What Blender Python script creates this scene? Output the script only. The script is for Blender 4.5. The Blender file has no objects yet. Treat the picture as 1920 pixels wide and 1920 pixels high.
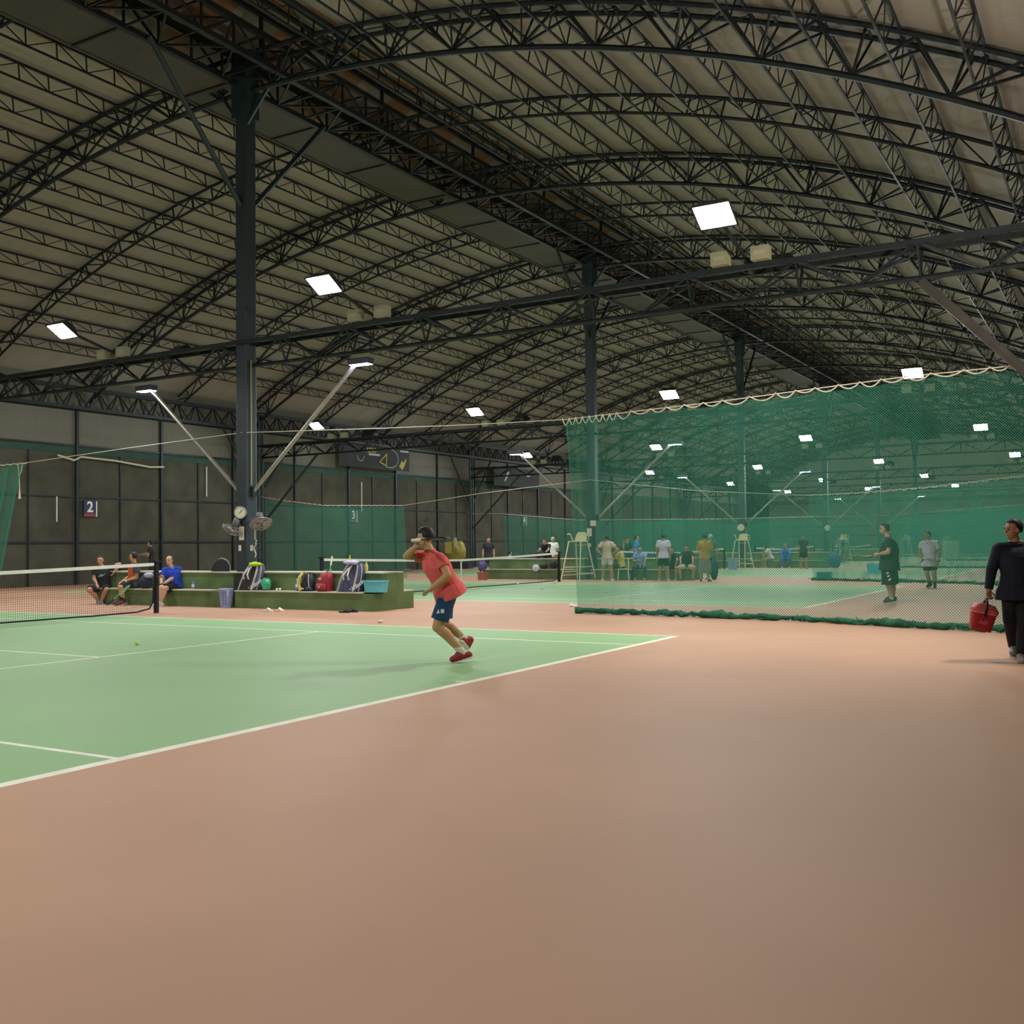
import bpy, math, random
from mathutils import Vector, Matrix, Quaternion
random.seed(7)
V = Vector
SC = bpy.context.scene
COL = SC.collection
PI = math.pi

# ------------------------------------------------------------------ camera
CAM_F, YAW, PITCH, ROLL = 1947.36, -.5291, .0319, -.0116
CAM_P = V((5.4611, -3.0703, 1.3266))
_f = V((math.sin(YAW)*math.cos(PITCH), math.cos(YAW)*math.cos(PITCH), math.sin(PITCH)))
_r = V((math.cos(YAW), -math.sin(YAW), 0)); _u = _r.cross(_f)
CR = _r*math.cos(ROLL) + _u*math.sin(ROLL); CU = -_r*math.sin(ROLL) + _u*math.cos(ROLL); CF = _f
def ray(px, py): return CF + CR*((px-960)/CAM_F) - CU*((py-960)/CAM_F)
def G(px, py, z=0.0):
    v = ray(px, py); return CAM_P + v*((z-CAM_P.z)/v.z)
def PY(px, py, y):
    v = ray(px, py); return CAM_P + v*((y-CAM_P.y)/v.y)
def PX(px, py, x):
    v = ray(px, py); return CAM_P + v*((x-CAM_P.x)/v.x)
cam = bpy.data.cameras.new('camera'); cam.sensor_width = 36; cam.lens = CAM_F/1920*36; cam.clip_end = 400
co = bpy.data.objects.new('camera', cam); COL.objects.link(co)
co.matrix_world = Matrix(((CR.x, CU.x, -CF.x, CAM_P.x), (CR.y, CU.y, -CF.y, CAM_P.y), (CR.z, CU.z, -CF.z, CAM_P.z), (0, 0, 0, 1)))
SC.camera = co
SC.view_settings.view_transform = 'Standard'; SC.view_settings.look = 'None'
SC.view_settings.gamma = 1; SC.view_settings.exposure = 0.0; SC.view_settings.use_curve_mapping = False
SC.cycles.max_bounces = 6; SC.cycles.transparent_max_bounces = 24
SC.cycles.diffuse_bounces = 4; SC.cycles.glossy_bounces = 2
SC.cycles.sample_clamp_indirect = 4.0
SC.cycles.use_light_tree = True
w = bpy.data.worlds.new('world'); SC.world = w; w.use_nodes = True
w.node_tree.nodes['Background'].inputs[0].default_value = (.02, .022, .03, 1)
w.node_tree.nodes['Background'].inputs[1].default_value = 1.0

# ------------------------------------------------------------------ materials
def lin(c):
    if isinstance(c, str):
        c = [int(c[i:i+2], 16)/255 for i in (0, 2, 4)]
        c = [x/12.92 if x <= .04045 else ((x+.055)/1.055)**2.4 for x in c]
    return (c[0], c[1], c[2], 1)
MATS = {}
def mat(name, col, rough=.6, metal=0.0, var=0.0, scale=3.0, bump=0.0, spec=.4, col2=None, trans=0.0, coat=0.0, detail=4, stretch=None):
    """principled with procedural noise mottling"""
    if name in MATS: return MATS[name]
    m = bpy.data.materials.new(name); m.use_nodes = True; nt = m.node_tree
    b = nt.nodes['Principled BSDF']; c = lin(col)
    b.inputs['Roughness'].default_value = rough; b.inputs['Metallic'].default_value = metal
    b.inputs['Specular IOR Level'].default_value = spec; b.inputs['Coat Weight'].default_value = coat
    b.inputs['Base Color'].default_value = c; m.diffuse_color = c
    if trans: b.inputs['Transmission Weight'].default_value = trans
    if var or bump or col2:
        tc = nt.nodes.new('ShaderNodeTexCoord'); nz = nt.nodes.new('ShaderNodeTexNoise')
        src = tc.outputs['Object']
        if stretch:
            mp = nt.nodes.new('ShaderNodeMapping'); mp.inputs['Scale'].default_value = stretch
            nt.links.new(src, mp.inputs[0]); src = mp.outputs[0]
        nt.links.new(src, nz.inputs['Vector']); nz.inputs['Scale'].default_value = scale; nz.inputs['Detail'].default_value = detail
        rp = nt.nodes.new('ShaderNodeValToRGB'); nt.links.new(nz.outputs['Fac'], rp.inputs[0])
        d = lin(col2) if col2 else tuple(max(0, x*(1-var)) for x in c[:3])+(1,)
        e = c if col2 else tuple(min(1, x*(1+var)) for x in c[:3])+(1,)
        rp.color_ramp.elements[0].position = .3; rp.color_ramp.elements[1].position = .7
        rp.color_ramp.elements[0].color = d; rp.color_ramp.elements[1].color = e
        nt.links.new(rp.outputs[0], b.inputs['Base Color'])
        if bump:
            bp = nt.nodes.new('ShaderNodeBump'); bp.inputs['Strength'].default_value = bump; bp.inputs['Distance'].default_value = .02
            nt.links.new(nz.outputs['Fac'], bp.inputs['Height']); nt.links.new(bp.outputs[0], b.inputs['Normal'])
    MATS[name] = m; return m
def emit(name, col, s):
    if name in MATS: return MATS[name]
    m = bpy.data.materials.new(name); m.use_nodes = True; nt = m.node_tree
    b = nt.nodes['Principled BSDF']; b.inputs['Base Color'].default_value = (0, 0, 0, 1)
    b.inputs['Emission Color'].default_value = lin(col); b.inputs['Emission Strength'].default_value = s
    MATS[name] = m; return m
def netmat(name, col, cell, thread, trans_mix=.5):
    """knotted diamond netting: threads along both diagonals of the UV grid, open between them"""
    m = bpy.data.materials.new(name); m.use_nodes = True; nt = m.node_tree; N = nt.nodes; Lk = nt.links.new
    for n in list(N): N.remove(n)
    out = N.new('ShaderNodeOutputMaterial'); uv = N.new('ShaderNodeUVMap'); sp = N.new('ShaderNodeSeparateXYZ'); Lk(uv.outputs[0], sp.inputs[0])
    def mth(op, a, b=None):
        n = N.new('ShaderNodeMath'); n.operation = op
        for i, q in enumerate((a, b)):
            if q is None: continue
            if isinstance(q, (int, float)): n.inputs[i].default_value = q
            else: Lk(q, n.inputs[i])
        return n.outputs[0]
    ds = []
    for op in ('ADD', 'SUBTRACT'):
        t = mth(op, sp.outputs[0], sp.outputs[1]); t = mth('DIVIDE', t, cell); t = mth('FRACT', t); t = mth('SUBTRACT', t, .5); t = mth('ABSOLUTE', t); ds.append(t)
    mn = mth('MAXIMUM', ds[0], ds[1]); thr = .5-thread/cell/2
    on = mth('GREATER_THAN', mn, thr)
    df = N.new('ShaderNodeBsdfDiffuse'); df.inputs[0].default_value = lin(col); tl = N.new('ShaderNodeBsdfTranslucent'); tl.inputs[0].default_value = lin(col)
    mx = N.new('ShaderNodeMixShader'); mx.inputs[0].default_value = trans_mix; Lk(df.outputs[0], mx.inputs[1]); Lk(tl.outputs[0], mx.inputs[2])
    tr = N.new('ShaderNodeBsdfTransparent'); m2 = N.new('ShaderNodeMixShader'); Lk(on, m2.inputs[0]); Lk(tr.outputs[0], m2.inputs[1]); Lk(mx.outputs[0], m2.inputs[2])
    Lk(m2.outputs[0], out.inputs[0]); MATS[name] = m; return m

# ------------------------------------------------------------------ mesh builder
class MB:
    def __init__(s): s.v = []; s.f = []; s.m = []; s.uv = None
    def add(s, vs, fs, mi=0):
        o = len(s.v); s.v += [tuple(p) for p in vs]; s.f += [tuple(i+o for i in f) for f in fs]; s.m += [mi]*len(fs); return s
    def box(s, c, d, mi=0, rot=None):
        hx, hy, hz = d[0]/2, d[1]/2, d[2]/2
        vs = [V((x, y, z)) for x in (-hx, hx) for y in (-hy, hy) for z in (-hz, hz)]
        if rot is not None: vs = [rot @ p for p in vs]
        c = V(c); return s.add([p+c for p in vs], [(0, 1, 3, 2), (4, 6, 7, 5), (0, 4, 5, 1), (2, 3, 7, 6), (0, 2, 6, 4), (1, 5, 7, 3)], mi)
    def bb(s, a, b, mi=0):
        a = V(a); b = V(b); return s.box((a+b)/2, (abs(b.x-a.x), abs(b.y-a.y), abs(b.z-a.z)), mi)
    def bar(s, a, b, r, n=4, r2=None, cap=True, mi=0, up=None):
        a = V(a); b = V(b); r2 = r if r2 is None else r2; d = b-a
        if d.length < 1e-6: return s
        d.normalize(); x = d.cross(up or V((0, 0, 1)))
        if x.length < 1e-3: x = d.cross(V((1, 0, 0)))
        x.normalize(); y = d.cross(x); ph = PI/4 if n == 4 else 0; k = math.sqrt(2) if n == 4 else 1
        vs = []
        for p, rr in ((a, r), (b, r2)):
            for i in range(n):
                t = 2*PI*i/n+ph; vs.append(p+(x*math.cos(t)+y*math.sin(t))*rr*k)
        fs = [(i, (i+1) % n, n+(i+1) % n, n+i) for i in range(n)]
        if cap: fs += [tuple(range(n-1, -1, -1)), tuple(range(n, 2*n))]
        return s.add(vs, fs, mi)
    def tube(s, pts, r, n=6, mi=0, closed=False, cap=True):
        pts = [V(p) for p in pts]; L = len(pts); rr = r if isinstance(r, (list, tuple)) else [r]*L
        vs = []; px = None
        for i, p in enumerate(pts):
            if closed: d = pts[(i+1) % L]-pts[i-1]
            else: d = pts[min(i+1, L-1)]-pts[max(i-1, 0)]
            d.normalize()
            if px is None:
                x = d.cross(V((0, 0, 1)))
                if x.length < 1e-3: x = d.cross(V((1, 0, 0)))
            else: x = px-d*px.dot(d)
            x.normalize(); px = x; y = d.cross(x)
            vs += [p+(x*math.cos(2*PI*k/n)+y*math.sin(2*PI*k/n))*rr[i] for k in range(n)]
        fs = []
        for i in range(L if closed else L-1):
            for k in range(n): fs.append((i*n+k, i*n+(k+1) % n, ((i+1) % L)*n+(k+1) % n, ((i+1) % L)*n+k))
        if not closed and cap: fs += [tuple(range(n-1, -1, -1)), tuple(range((L-1)*n, L*n))]
        return s.add(vs, fs, mi)
    def lathe(s, prof, c=(0, 0, 0), n=20, mi=0, rot=None):
        c = V(c); vs = []
        for r, z in prof:
            for k in range(n):
                p = V((r*math.cos(2*PI*k/n), r*math.sin(2*PI*k/n), z)); vs.append((rot @ p if rot is not None else p)+c)
        fs = []
        for i in range(len(prof)-1):
            for k in range(n): fs.append((i*n+k, i*n+(k+1) % n, (i+1)*n+(k+1) % n, (i+1)*n+k))
        fs += [tuple(range(n-1, -1, -1)), tuple(range((len(prof)-1)*n, len(prof)*n))]
        return s.add(vs, fs, mi)
    def loft(s, rings, mi=0, cap=True):
        n = len(rings[0]); vs = [p for r in rings for p in r]; fs = []
        for i in range(len(rings)-1):
            for k in range(n): fs.append((i*n+k, i*n+(k+1) % n, (i+1)*n+(k+1) % n, (i+1)*n+k))
        if cap: fs += [tuple(range(n-1, -1, -1)), tuple(range((len(rings)-1)*n, len(rings)*n))]
        return s.add(vs, fs, mi)
    def sphere(s, c, r, n=12, mi=0, rot=None):
        r = V(r) if not isinstance(r, (int, float)) else V((r, r, r)); c = V(c); m = max(4, n//2); vs = []
        for i in range(1, m):
            t = PI*i/m
            for k in range(n):
                p = V((math.sin(t)*math.cos(2*PI*k/n)*r.x, math.sin(t)*math.sin(2*PI*k/n)*r.y, math.cos(t)*r.z)); vs.append((rot @ p if rot is not None else p)+c)
        fs = [(i*n+k, (i+1)*n+k, (i+1)*n+(k+1) % n, i*n+(k+1) % n) for i in range(m-2) for k in range(n)]
        t0 = V((0, 0, r.z)); t1 = -t0
        if rot is not None: t0 = rot @ t0; t1 = rot @ t1
        vs += [t0+c, t1+c]; a = len(vs)-2
        fs += [(a, k, (k+1) % n) for k in range(n)]+[(a+1, (m-2)*n+(k+1) % n, (m-2)*n+k) for k in range(n)]
        return s.add(vs, fs, mi)
    def mesh(s, name, mats, smooth=False):
        me = bpy.data.meshes.new(name); me.from_pydata(s.v, [], s.f)
        for m in (mats if isinstance(mats, (list, tuple)) else [mats]): me.materials.append(m)
        if any(s.m): me.polygons.foreach_set('material_index', s.m)
        if s.uv:
            l = me.uv_layers.new(name='UVMap'); l.data.foreach_set('uv', [x for lp in me.loops for x in s.uv[lp.vertex_index]])
        if smooth: me.polygons.foreach_set('use_smooth', [True]*len(me.polygons))
        me.update(); return me
    def build(s, name, mats, parent=None, smooth=False, bevel=0, label=None, angle=None):
        o = bpy.data.objects.new(name, s.mesh(name, mats, smooth)); COL.objects.link(o)
        if parent is not None: o.parent = parent
        if label: o['label'] = label
        if bevel:
            b = o.modifiers.new('bevel', 'BEVEL'); b.width = bevel; b.segments = 2; b.limit_method = 'ANGLE'
        return o
def tag(o, label, cat, group=None, kind=None):
    o['label'] = label; o['category'] = cat
    if group: o['group'] = group
    if kind: o['kind'] = kind
    return o
def thing(name, label, cat, loc=(0, 0, 0), rz=0, group=None):
    o = bpy.data.objects.new(name, None); o.empty_display_size = .1; COL.objects.link(o); o.location = loc; o.rotation_euler = (0, 0, rz)
    return tag(o, label, cat, group)
def struct(name, mb, m, parent=None, **k):
    o = mb.build(name, m, parent, **k)
    if parent is None: o['kind'] = 'structure'
    return o
def copy_tree(o, parent=None, loc=None, rz=None, label=None):
    c = o.copy(); COL.objects.link(c)
    if parent is not None: c.parent = parent
    if loc is not None: c.location = loc
    if rz is not None: c.rotation_euler = (0, 0, rz)
    if label: c['label'] = label
    for ch in list(o.children): copy_tree(ch, c)
    return c
ORD = ['nearest', 'second', 'third', 'fourth', 'fifth', 'sixth', 'seventh', 'eighth', 'ninth', 'tenth', 'eleventh', 'twelfth', 'thirteenth', 'fourteenth',
       'fifteenth', 'sixteenth', 'seventeenth', 'eighteenth', 'nineteenth', 'twentieth', 'twenty-first', 'twenty-second', 'twenty-third', 'twenty-fourth', 'twenty-fifth', 'twenty-sixth']

M_STEEL = mat('painted_steel', '22292e', .5, .3, .25, 5)
M_STEELG = mat('green_steel', '27383a', .5, .2, .25, 4)
M_WHITE = mat('white_paint', 'd9d9cf', .5, 0, .05, 4)
M_LINE = mat('court_line_paint', 'dfe0cd', .6, 0, .1, 6)

# ------------------------------------------------------------------ setting
XL, XR, Y0, Y1 = -29.0, 5.9, -22.0, 114.0
XC = -11.7                       # column row
RC, ZT = 34.0, 12.62             # roof arc radius and crown
def zroof(x): return ZT-RC+math.sqrt(RC*RC-(x-XC)**2)
COLY = [14.3+18.05*k for k in range(-1, 6)]
COURTY = [18.0*k for k in range(-1, 6)]

def build_floor():
    xb = [-23.77, -23.67, -18.31, -18.26, -11.91, -5.51, -5.46, -.1, 0.0]
    def inxl(x):
        return (-23.77 < x < -23.67, -18.31 < x < -18.26, -5.51 < x < -5.46, -.1 < x < 0)
    xs = [XL]+xb[:4]+[-23.57]+xb[5:7]+[-.2]+xb[7:]+[XR]; xs = sorted(xs)
    ys = [Y0, Y1]
    for c in COURTY: ys += [c+q for q in (0, .05, 1.37, 1.42, 5.46, 5.51, 9.55, 9.60, 10.92, 10.97)]
    ys = sorted(ys); mb = MB(); n = len(ys)
    vs = [(x, y, 0) for x in xs for y in ys]; fs = []; ms = []
    for i in range(len(xs)-1):
        for j in range(n-1):
            x = (xs[i]+xs[i+1])/2; y = (ys[j]+ys[j+1])/2; k = 0
            yy = None
            for c in COURTY:
                if c < y < c+10.97: yy = y-c
            if yy is not None and -23.77 < x < 0:
                a = inxl(x); k = 1
                if a[0] or a[3]: k = 2
                elif yy < .05 or yy > 10.92 or 1.37 < yy < 1.42 or 9.55 < yy < 9.6: k = 2
                elif (a[1] or a[2]) and 1.37 < yy < 9.6: k = 2
                elif 5.46 < yy < 5.51 and (-18.31 < x < -5.46 or x > -.2 or x < -23.57): k = 2
            fs.append((i*n+j, (i+1)*n+j, (i+1)*n+j+1, i*n+j+1)); ms.append(k)
    mb.add(vs, fs); mb.m = ms
    red = mat('red_acrylic', 'b58e74', .62, 0, .09, .35, .03, .3, detail=7)
    grn = mat('green_acrylic', '87ad7b', .6, 0, .07, .35, .03, .3, detail=7)
    struct('floor', mb, [red, grn, M_LINE])
build_floor()

def build_ceiling():
    mb = MB(); prof = []
    a0 = math.asin((XL-XC)/RC); a1 = math.asin((XR-XC)/RC); n = 44
    for i in range(n+1):
        a = a0+(a1-a0)*i/n; x = XC+RC*math.sin(a)
        if abs(x-XC) > 3.1: prof.append((x, zroof(x)+.06))
    L = [p for p in prof if p[0] < XC]; Rr = [p for p in prof if p[0] > XC]
    crown = [(XC-2.95, zroof(XC-2.95)+.06), (XC, 13.85), (XC+2.95, zroof(XC+2.95)+.06)]
    def strip(P, mi=0, y0=Y0, y1=Y1):
        k = len(P); mb.add([(x, y0, z) for x, z in P]+[(x, y1, z) for x, z in P], [(i+1, i, k+i, k+i+1) for i in range(k-1)], mi)
    strip(L+[crown[0]]); strip([crown[2]]+Rr)
    y = Y0; j = 0
    while y < Y1:
        d = .95 if j % 2 else 1.31
        strip(crown, j % 2, y, min(y+d, Y1)); y += d; j += 1
    sheet = mat('roof_sheet', '958e88', .75, 0, .05, .8, stretch=(1, 6, 1))
    nt = sheet.node_tree
    brown = mat('roof_sheet_brown', '8f6c4c', .7, 0, .1, .8)
    struct('ceiling', mb, [sheet, brown])
build_ceiling()

# walls -------------------------------------------------------------
tarp = mat('wall_tarpaulin', '4c4a40', .85, 0, .22, 1.3, .05, .2, detail=6)
clad = mat('wall_cladding', '6f6c62', .7, 0, .08, 1.0, stretch=(1, 14, .4))
lightpanel = mat('wall_light_panel', 'a9a89a', .7, 0, .08, .8)
def build_walls():
    mb = MB(); t = .12
    mb.bb((XL-t, Y0, 0), (XL, Y1, 5.33), 0); mb.bb((XL-t, Y0, 5.33), (XL, Y1, zroof(XL)+.1), 1)
    wl = struct('wall_left', mb, [tarp, clad])
    y = 22.8-2.03*20; i = 0
    thick = MB(); 
    while y < Y1-.5:
        big = (i % 2 == 0); o = MB()
        o.bb((XL, y-(.05 if big else .025), 0), (XL+(.1 if big else .05), y+(.05 if big else .025), 6.66 if big else 5.05))
        if y > 17: o.build('post', M_STEEL, wl)
        y += 2.03; i += 1
    for z, r in ((5.33, .035), (3.37, .03), (1.63, .035)):
        o = MB(); o.bb((XL, Y0, z-r), (XL+.06, Y1, z+r)); o.build('rail', M_STEEL, wl)
    o = MB(); o.bb((XL, Y0, 5.02), (XL+.02, Y1, 5.27)); o.build('green_valance', mat('valance', '2e4a40', .8, 0, .2, 2), wl)
    mb = MB(); mb.bb((XR, Y0, 0), (XR+t, Y1, zroof(XR)+.1)); struct('wall_right', mb, [tarp])
    mb = MB()
    zs = [0, 1.9, 2.9, 4.1, 5.3, 8, 14]
    mb.bb((XL-.1, Y1, 0), (XR+.1, Y1+t, 14.2), 0)
    wf = struct('wall_back', mb, [lightpanel])
    for z in (1.95, 2.95, 4.15, 5.6):
        o = MB(); o.bb((XL, Y1-.08, z-.05), (XR, Y1, z+.05)); o.build('rail', M_STEEL, wf)
    mb = MB(); mb.bb((XL-.1, Y0-t, 0), (XR+.1, Y0, 14.2)); struct('wall_front', mb, [tarp])
build_walls()

# ------------------------------------------------------------------ roof steel
def arcp(s, dr=0.0, y=0.0):
    a = s/RC; return V((XC+(RC-dr)*math.sin(a), y, ZT-RC+(RC-dr)*math.cos(a)))
SMAX = RC*math.asin((XR-XC)/RC)
def arch_primary():
    root = thing('arch_truss', '', 'truss')
    N = 44; ss = [-SMAX+2*SMAX*i/N for i in range(N+1)]
    for dy in (-.25, .25):
        MB().tube([arcp(s, .05, dy) for s in ss], .055, 6).build('top_chord', M_STEEL, root)
    MB().tube([arcp(s, .78, 0) for s in ss], .06, 6).build('bottom_chord', M_STEEL, root)
    mb = MB()
    for i in range(N):
        for dy in (-.25, .25):
            a, b = arcp(ss[i], .08, dy), arcp(ss[i+1], .75, 0)
            if i % 2: a, b = arcp(ss[i], .75, 0), arcp(ss[i+1], .08, dy)
            mb.bar(a, b, .022, 4, cap=False)
            if i % 2 == 1: mb.bar(arcp(ss[i], .08, dy), arcp(ss[i], .75, 0), .018, 4, cap=False)
        if i % 2: mb.bar(arcp(ss[i], .06, -.25), arcp(ss[i], .06, .25), .02, 4, cap=False)
    mb.build('web_bracing', M_STEEL, root)
    return root
def arch_secondary():
    root = thing('arch_truss', '', 'truss')
    N = 44; ss = [-SMAX+2*SMAX*i/N for i in range(N+1)]
    MB().tube([arcp(s, .05, 0) for s in ss], .045, 5).build('top_chord', M_STEEL, root)
    MB().tube([arcp(s, .46, 0) for s in ss], .04, 5).build('bottom_chord', M_STEEL, root)
    mb = MB()
    for i in range(N):
        mb.bar(arcp(ss[i], .05), arcp(ss[i], .46), .018, 4, cap=False)
        if i % 2: mb.bar(arcp(ss[i], .46), arcp(ss[i+1], .05), .016, 4, cap=False)
        else: mb.bar(arcp(ss[i], .05), arcp(ss[i+1], .46), .016, 4, cap=False)
    mb.build('web_bracing', M_STEEL, root)
    return root
def build_arches():
    A = arch_primary(); B = arch_secondary(); used = {0: False, 1: False}; cnt = {0: 0, 1: 0}
    k = -1
    while True:
        y = 14.3+4.5125*k
        if y > Y1-1: break
        s = k % 2; src = B if s else A
        lab = ('curved roof arch truss with single chords, the %s such slim arch from the viewer' if s else 'curved roof arch truss with paired top chords, the %s such deep arch from the viewer') % ORD[cnt[s]]
        if not used[s]: o = src; used[s] = True; o.location = (0, y, 0); o['label'] = lab
        else: o = copy_tree(src, None, (0, y, 0), None, lab)
        o['group'] = 'arch trusses under the roof'; cnt[s] += 1; k += 1
build_arches()

def build_purlins():
    ya, yb = 5.28, Y1
    n = int((yb-ya)/.752); st = (yb-ya)/n
    for k in list(range(-12, -1))+list(range(2, 13)):
        s = 1.35*k; mb = MB()
        root = thing('roof_purlin', 'lattice roof purlin along the %s slope, %s line down from the ridge' % ('left' if k < 0 else 'right', ORD[abs(k)-2].replace('nearest', 'first')), 'purlin', (0, 0, 0), 0, 'lattice purlins under the roof sheets')
        a, b = arcp(s, .03), arcp(s, .44)
        o = MB(); o.bar(a+V((0, ya, 0)), a+V((0, yb, 0)), .026, 4); o.build('top_chord', M_STEEL, root)
        o = MB(); o.bar(b+V((0, ya, 0)), b+V((0, yb, 0)), .02, 4); o.build('bottom_chord', M_STEEL, root)
        for i in range(n):
            y = ya+i*st; p = V((0, y, 0)); q = V((0, y+st, 0))
            mb.bar(a+p, b+p, .012, 4, cap=False)
            if i % 2: mb.bar(b+p, a+q, .011, 4, cap=False)
            else: mb.bar(a+p, b+q, .011, 4, cap=False)
        mb.build('web_bracing', M_STEEL, root)
build_purlins()

def build_ridge():
    root = thing('ridge_girder', 'dark box lattice girder along the roof ridge with sheeted band beside it', 'girder')
    ya, yb = 2.0, Y1; xs = (XC-.12, XC+1.15); z0, z1 = 12.0, 12.62
    for x in xs:
        for z in (z0, z1):
            o = MB(); o.bar((x, ya, z), (x, yb, z), .06, 4); o.build('bottom_chord' if z == z0 else 'top_chord', M_STEEL, root)
    mb = MB(); y = ya; i = 0; st = .9
    while y < yb-st:
        for x in xs:
            mb.bar((x, y, z0), (x, y, z1), .022, 4, cap=False)
            a, b = ((x, y, z0), (x, y+st, z1)) if i % 2 else ((x, y, z1), (x, y+st, z0)); mb.bar(a, b, .022, 4, cap=False)
        for z in (z0, z1):
            a, b = ((xs[0], y, z), (xs[1], y+st, z)) if i % 2 else ((xs[1], y, z), (xs[0], y+st, z)); mb.bar(a, b, .022, 4, cap=False)
            mb.bar((xs[0], y, z), (xs[1], y, z), .02, 4, cap=False)
        y += st; i += 1
    mb.build('web_bracing', M_STEEL, root)
    o = MB(); o.bb((-13.45, ya, 12.03), (xs[0]-.08, yb, 12.07))
    o.bb((-13.5, ya, 12.0), (-13.42, yb, 12.12))
    g = o.build('sheeted_band', mat('band_sheet', '4a4744', .7, .1, .12, .7), root, label='dark sheeted band')
    y = 5.0
    while y < 60:
        o = MB(); o.bb((-13.45, y-.025, 11.99), (xs[0]-.08, y+.025, 12.03)); o.build('seam', M_STEEL, g); y += 3.0
    # raised crown: posts from the arches up to its own purlins
    for x, dz in ((XC+.5, .0), (XC+1.75, .0), (XC+2.95, 0)):
        z = 13.85-(13.85-zroof(XC+2.95))*(x-XC)/2.95-.1
        o = MB(); o.bar((x, ya, z), (x, yb, z), .045, 4); o.build('crown_purlin', M_STEEL, root)
    k = 0; y = 14.3
    while y < 75:
        for x in (XC+.5, XC+1.75):
            z = 13.85-(13.85-zroof(XC+2.95))*(x-XC)/2.95-.1
            o = MB(); o.bar((x, y, zroof(x)-.1), (x, y, z), .035, 4); o.build('crown_post', M_STEEL, root)
        y += 4.5125
build_ridge()

def build_columns():
    protos = None
    for k, y in enumerate(COLY[1:]):
        lab = 'dark steel column of the centre row, %s from the viewer' % ORD[k]
        if protos is None:
            root = thing('column', lab, 'column', (XC, y, 0), 0, 'steel columns of the centre row'); protos = root
            MB().bb((-.165, -.165, 0), (.165, .165, 12.0)).build('shaft', mat('column_paint', '313c42', .45, .15, .12, 1.2, stretch=(2, 2, .4)), root, bevel=.03)
            MB().bb((-.22, -.22, 11.2), (.22, .22, 12.7)).build('head', M_STEELG, root)
            for s in (-1, 1):
                MB().bar((0, s*.16, 9.15), (0, s*2.75, 12.0), .062, 6).build('knee_brace', M_STEELG, root)
            for s in (-1, 1):
                MB().bar((s*.1, s*-.1, 11.0), (s*.75, s*.1, 12.0), .035, 4).build('strut', M_STEELG, root)
        else: copy_tree(protos, None, (XC, y, 0), None, lab)
    # centre-row columns also pass tie trusses; wall columns
    pr = None
    for k, y in enumerate(COLY[1:]):
        lab = 'forked steel column against the left wall, %s from the viewer' % ORD[k]
        if pr is None:
            root = thing('wall_column', lab, 'column', (XL+.35, y, 0), 0, 'forked columns against the left wall'); pr = root
            o = MB(); o.bar((0, -.13, 0), (0, -.13, 7.4), .07, 6); o.bar((0, .13, 0), (0, .13, 7.4), .07, 6)
            for i in range(14): o.bar((0, -.13, i*.5), (0, .13, i*.5+.5), .02, 4)
            o.build('shaft', M_STEELG, root)
            for s in (-1, 1):
                MB().bar((0, s*.15, 3.9), (0, s*2.3, 6.65), .06, 6).build('brace', M_STEELG, root)
            MB().bar((.1, 0, 2.4), (3.4, 0, 5.45), .055, 6).build('tie_brace', M_STEELG, root)
        else: copy_tree(pr, None, (XL+.35, y, 0), None, lab)
    root = thing('wall_column', 'steel column at the right wall whose brace rises to the nearest cross truss', 'column', (XR-.3, COLY[1], 0))
    MB().bb((-.12, -.12, 0), (.12, .12, 8)).build('shaft', M_STEELG, root)
    MB().bar((-.1, 0, 2.55), (-2.75, 0, 5.42), .085, 6).build('tie_brace', mat('brace_paint', '413f3c', .5, .2, .2, 3), root)
build_columns()

def build_wall_truss():
    root = thing('eaves_truss', 'lattice truss running along the top of the left wall', 'truss')
    ya, yb = 10.0, Y1; n = int((yb-ya)/1.0); mb = MB()
    for x, z in ((XL+.1, 6.72), (XL+.5, 6.72)): o = MB(); o.bar((x, ya, z), (x, yb, z), .06, 4); o.build('bottom_chord', M_STEEL, root)
    o = MB(); o.bar((XL+.3, ya, 7.5), (XL+.3, yb, 7.5), .07, 4); o.build('top_chord', M_STEEL, root)
    for i in range(n):
        y = ya+i
        for x in (XL+.1, XL+.5):
            a, b = V((x, y, 6.72)), V((XL+.3, y+.5, 7.5)); mb.bar(a, b, .024, 4, cap=False); mb.bar(b, V((x, y+1, 6.72)), .024, 4, cap=False)
        mb.bar((XL+.1, y, 6.72), (XL+.5, y, 6.72), .02, 4, cap=False)
    mb.build('web_bracing', M_STEEL, root)
build_wall_truss()

FLX = [-23.75, -15.8, -7.85, .1]
def tie_truss():
    root = thing('tie_truss', '', 'truss')
    xa, xb = XL+.4, XR-.2; n = 36; st = (xb-xa)/n; mb = MB()
    for dy in (-.22, .22): o = MB(); o.bar((xa, dy, 6.0), (xb, dy, 6.0), .045, 4); o.build('top_chord', M_STEEL, root)
    o = MB(); o.bar((xa, 0, 5.48), (xb, 0, 5.48), .045, 6); o.build('bottom_chord', M_STEEL, root)
    for i in range(n):
        x = xa+i*st
        for dy in (-.22, .22):
            a, b = ((x, dy, 6.0), (x+st, 0, 5.48)) if i % 2 else ((x, 0, 5.48), (x+st, dy, 6.0)); mb.bar(a, b, .02, 4, cap=False)
            if i % 2: mb.bar((x, dy, 6.0), (x, 0, 5.48), .016, 4, cap=False)
        mb.bar((x, -.22, 6), (x, .22, 6), .016, 4, cap=False)
    mb.build('web_bracing', M_STEEL, root)
    return root
TT = None
for k, y in enumerate(COLY[1:]):
    lab = 'level cross truss carrying floodlights from wall to wall, %s from the viewer' % ORD[k]
    if TT is None: TT = tie_truss(); TT.location = (0, y, 0); TT['label'] = lab; TT['group'] = 'cross trusses with floodlights'
    else: copy_tree(TT, None, (0, y, 0), None, lab)

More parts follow.
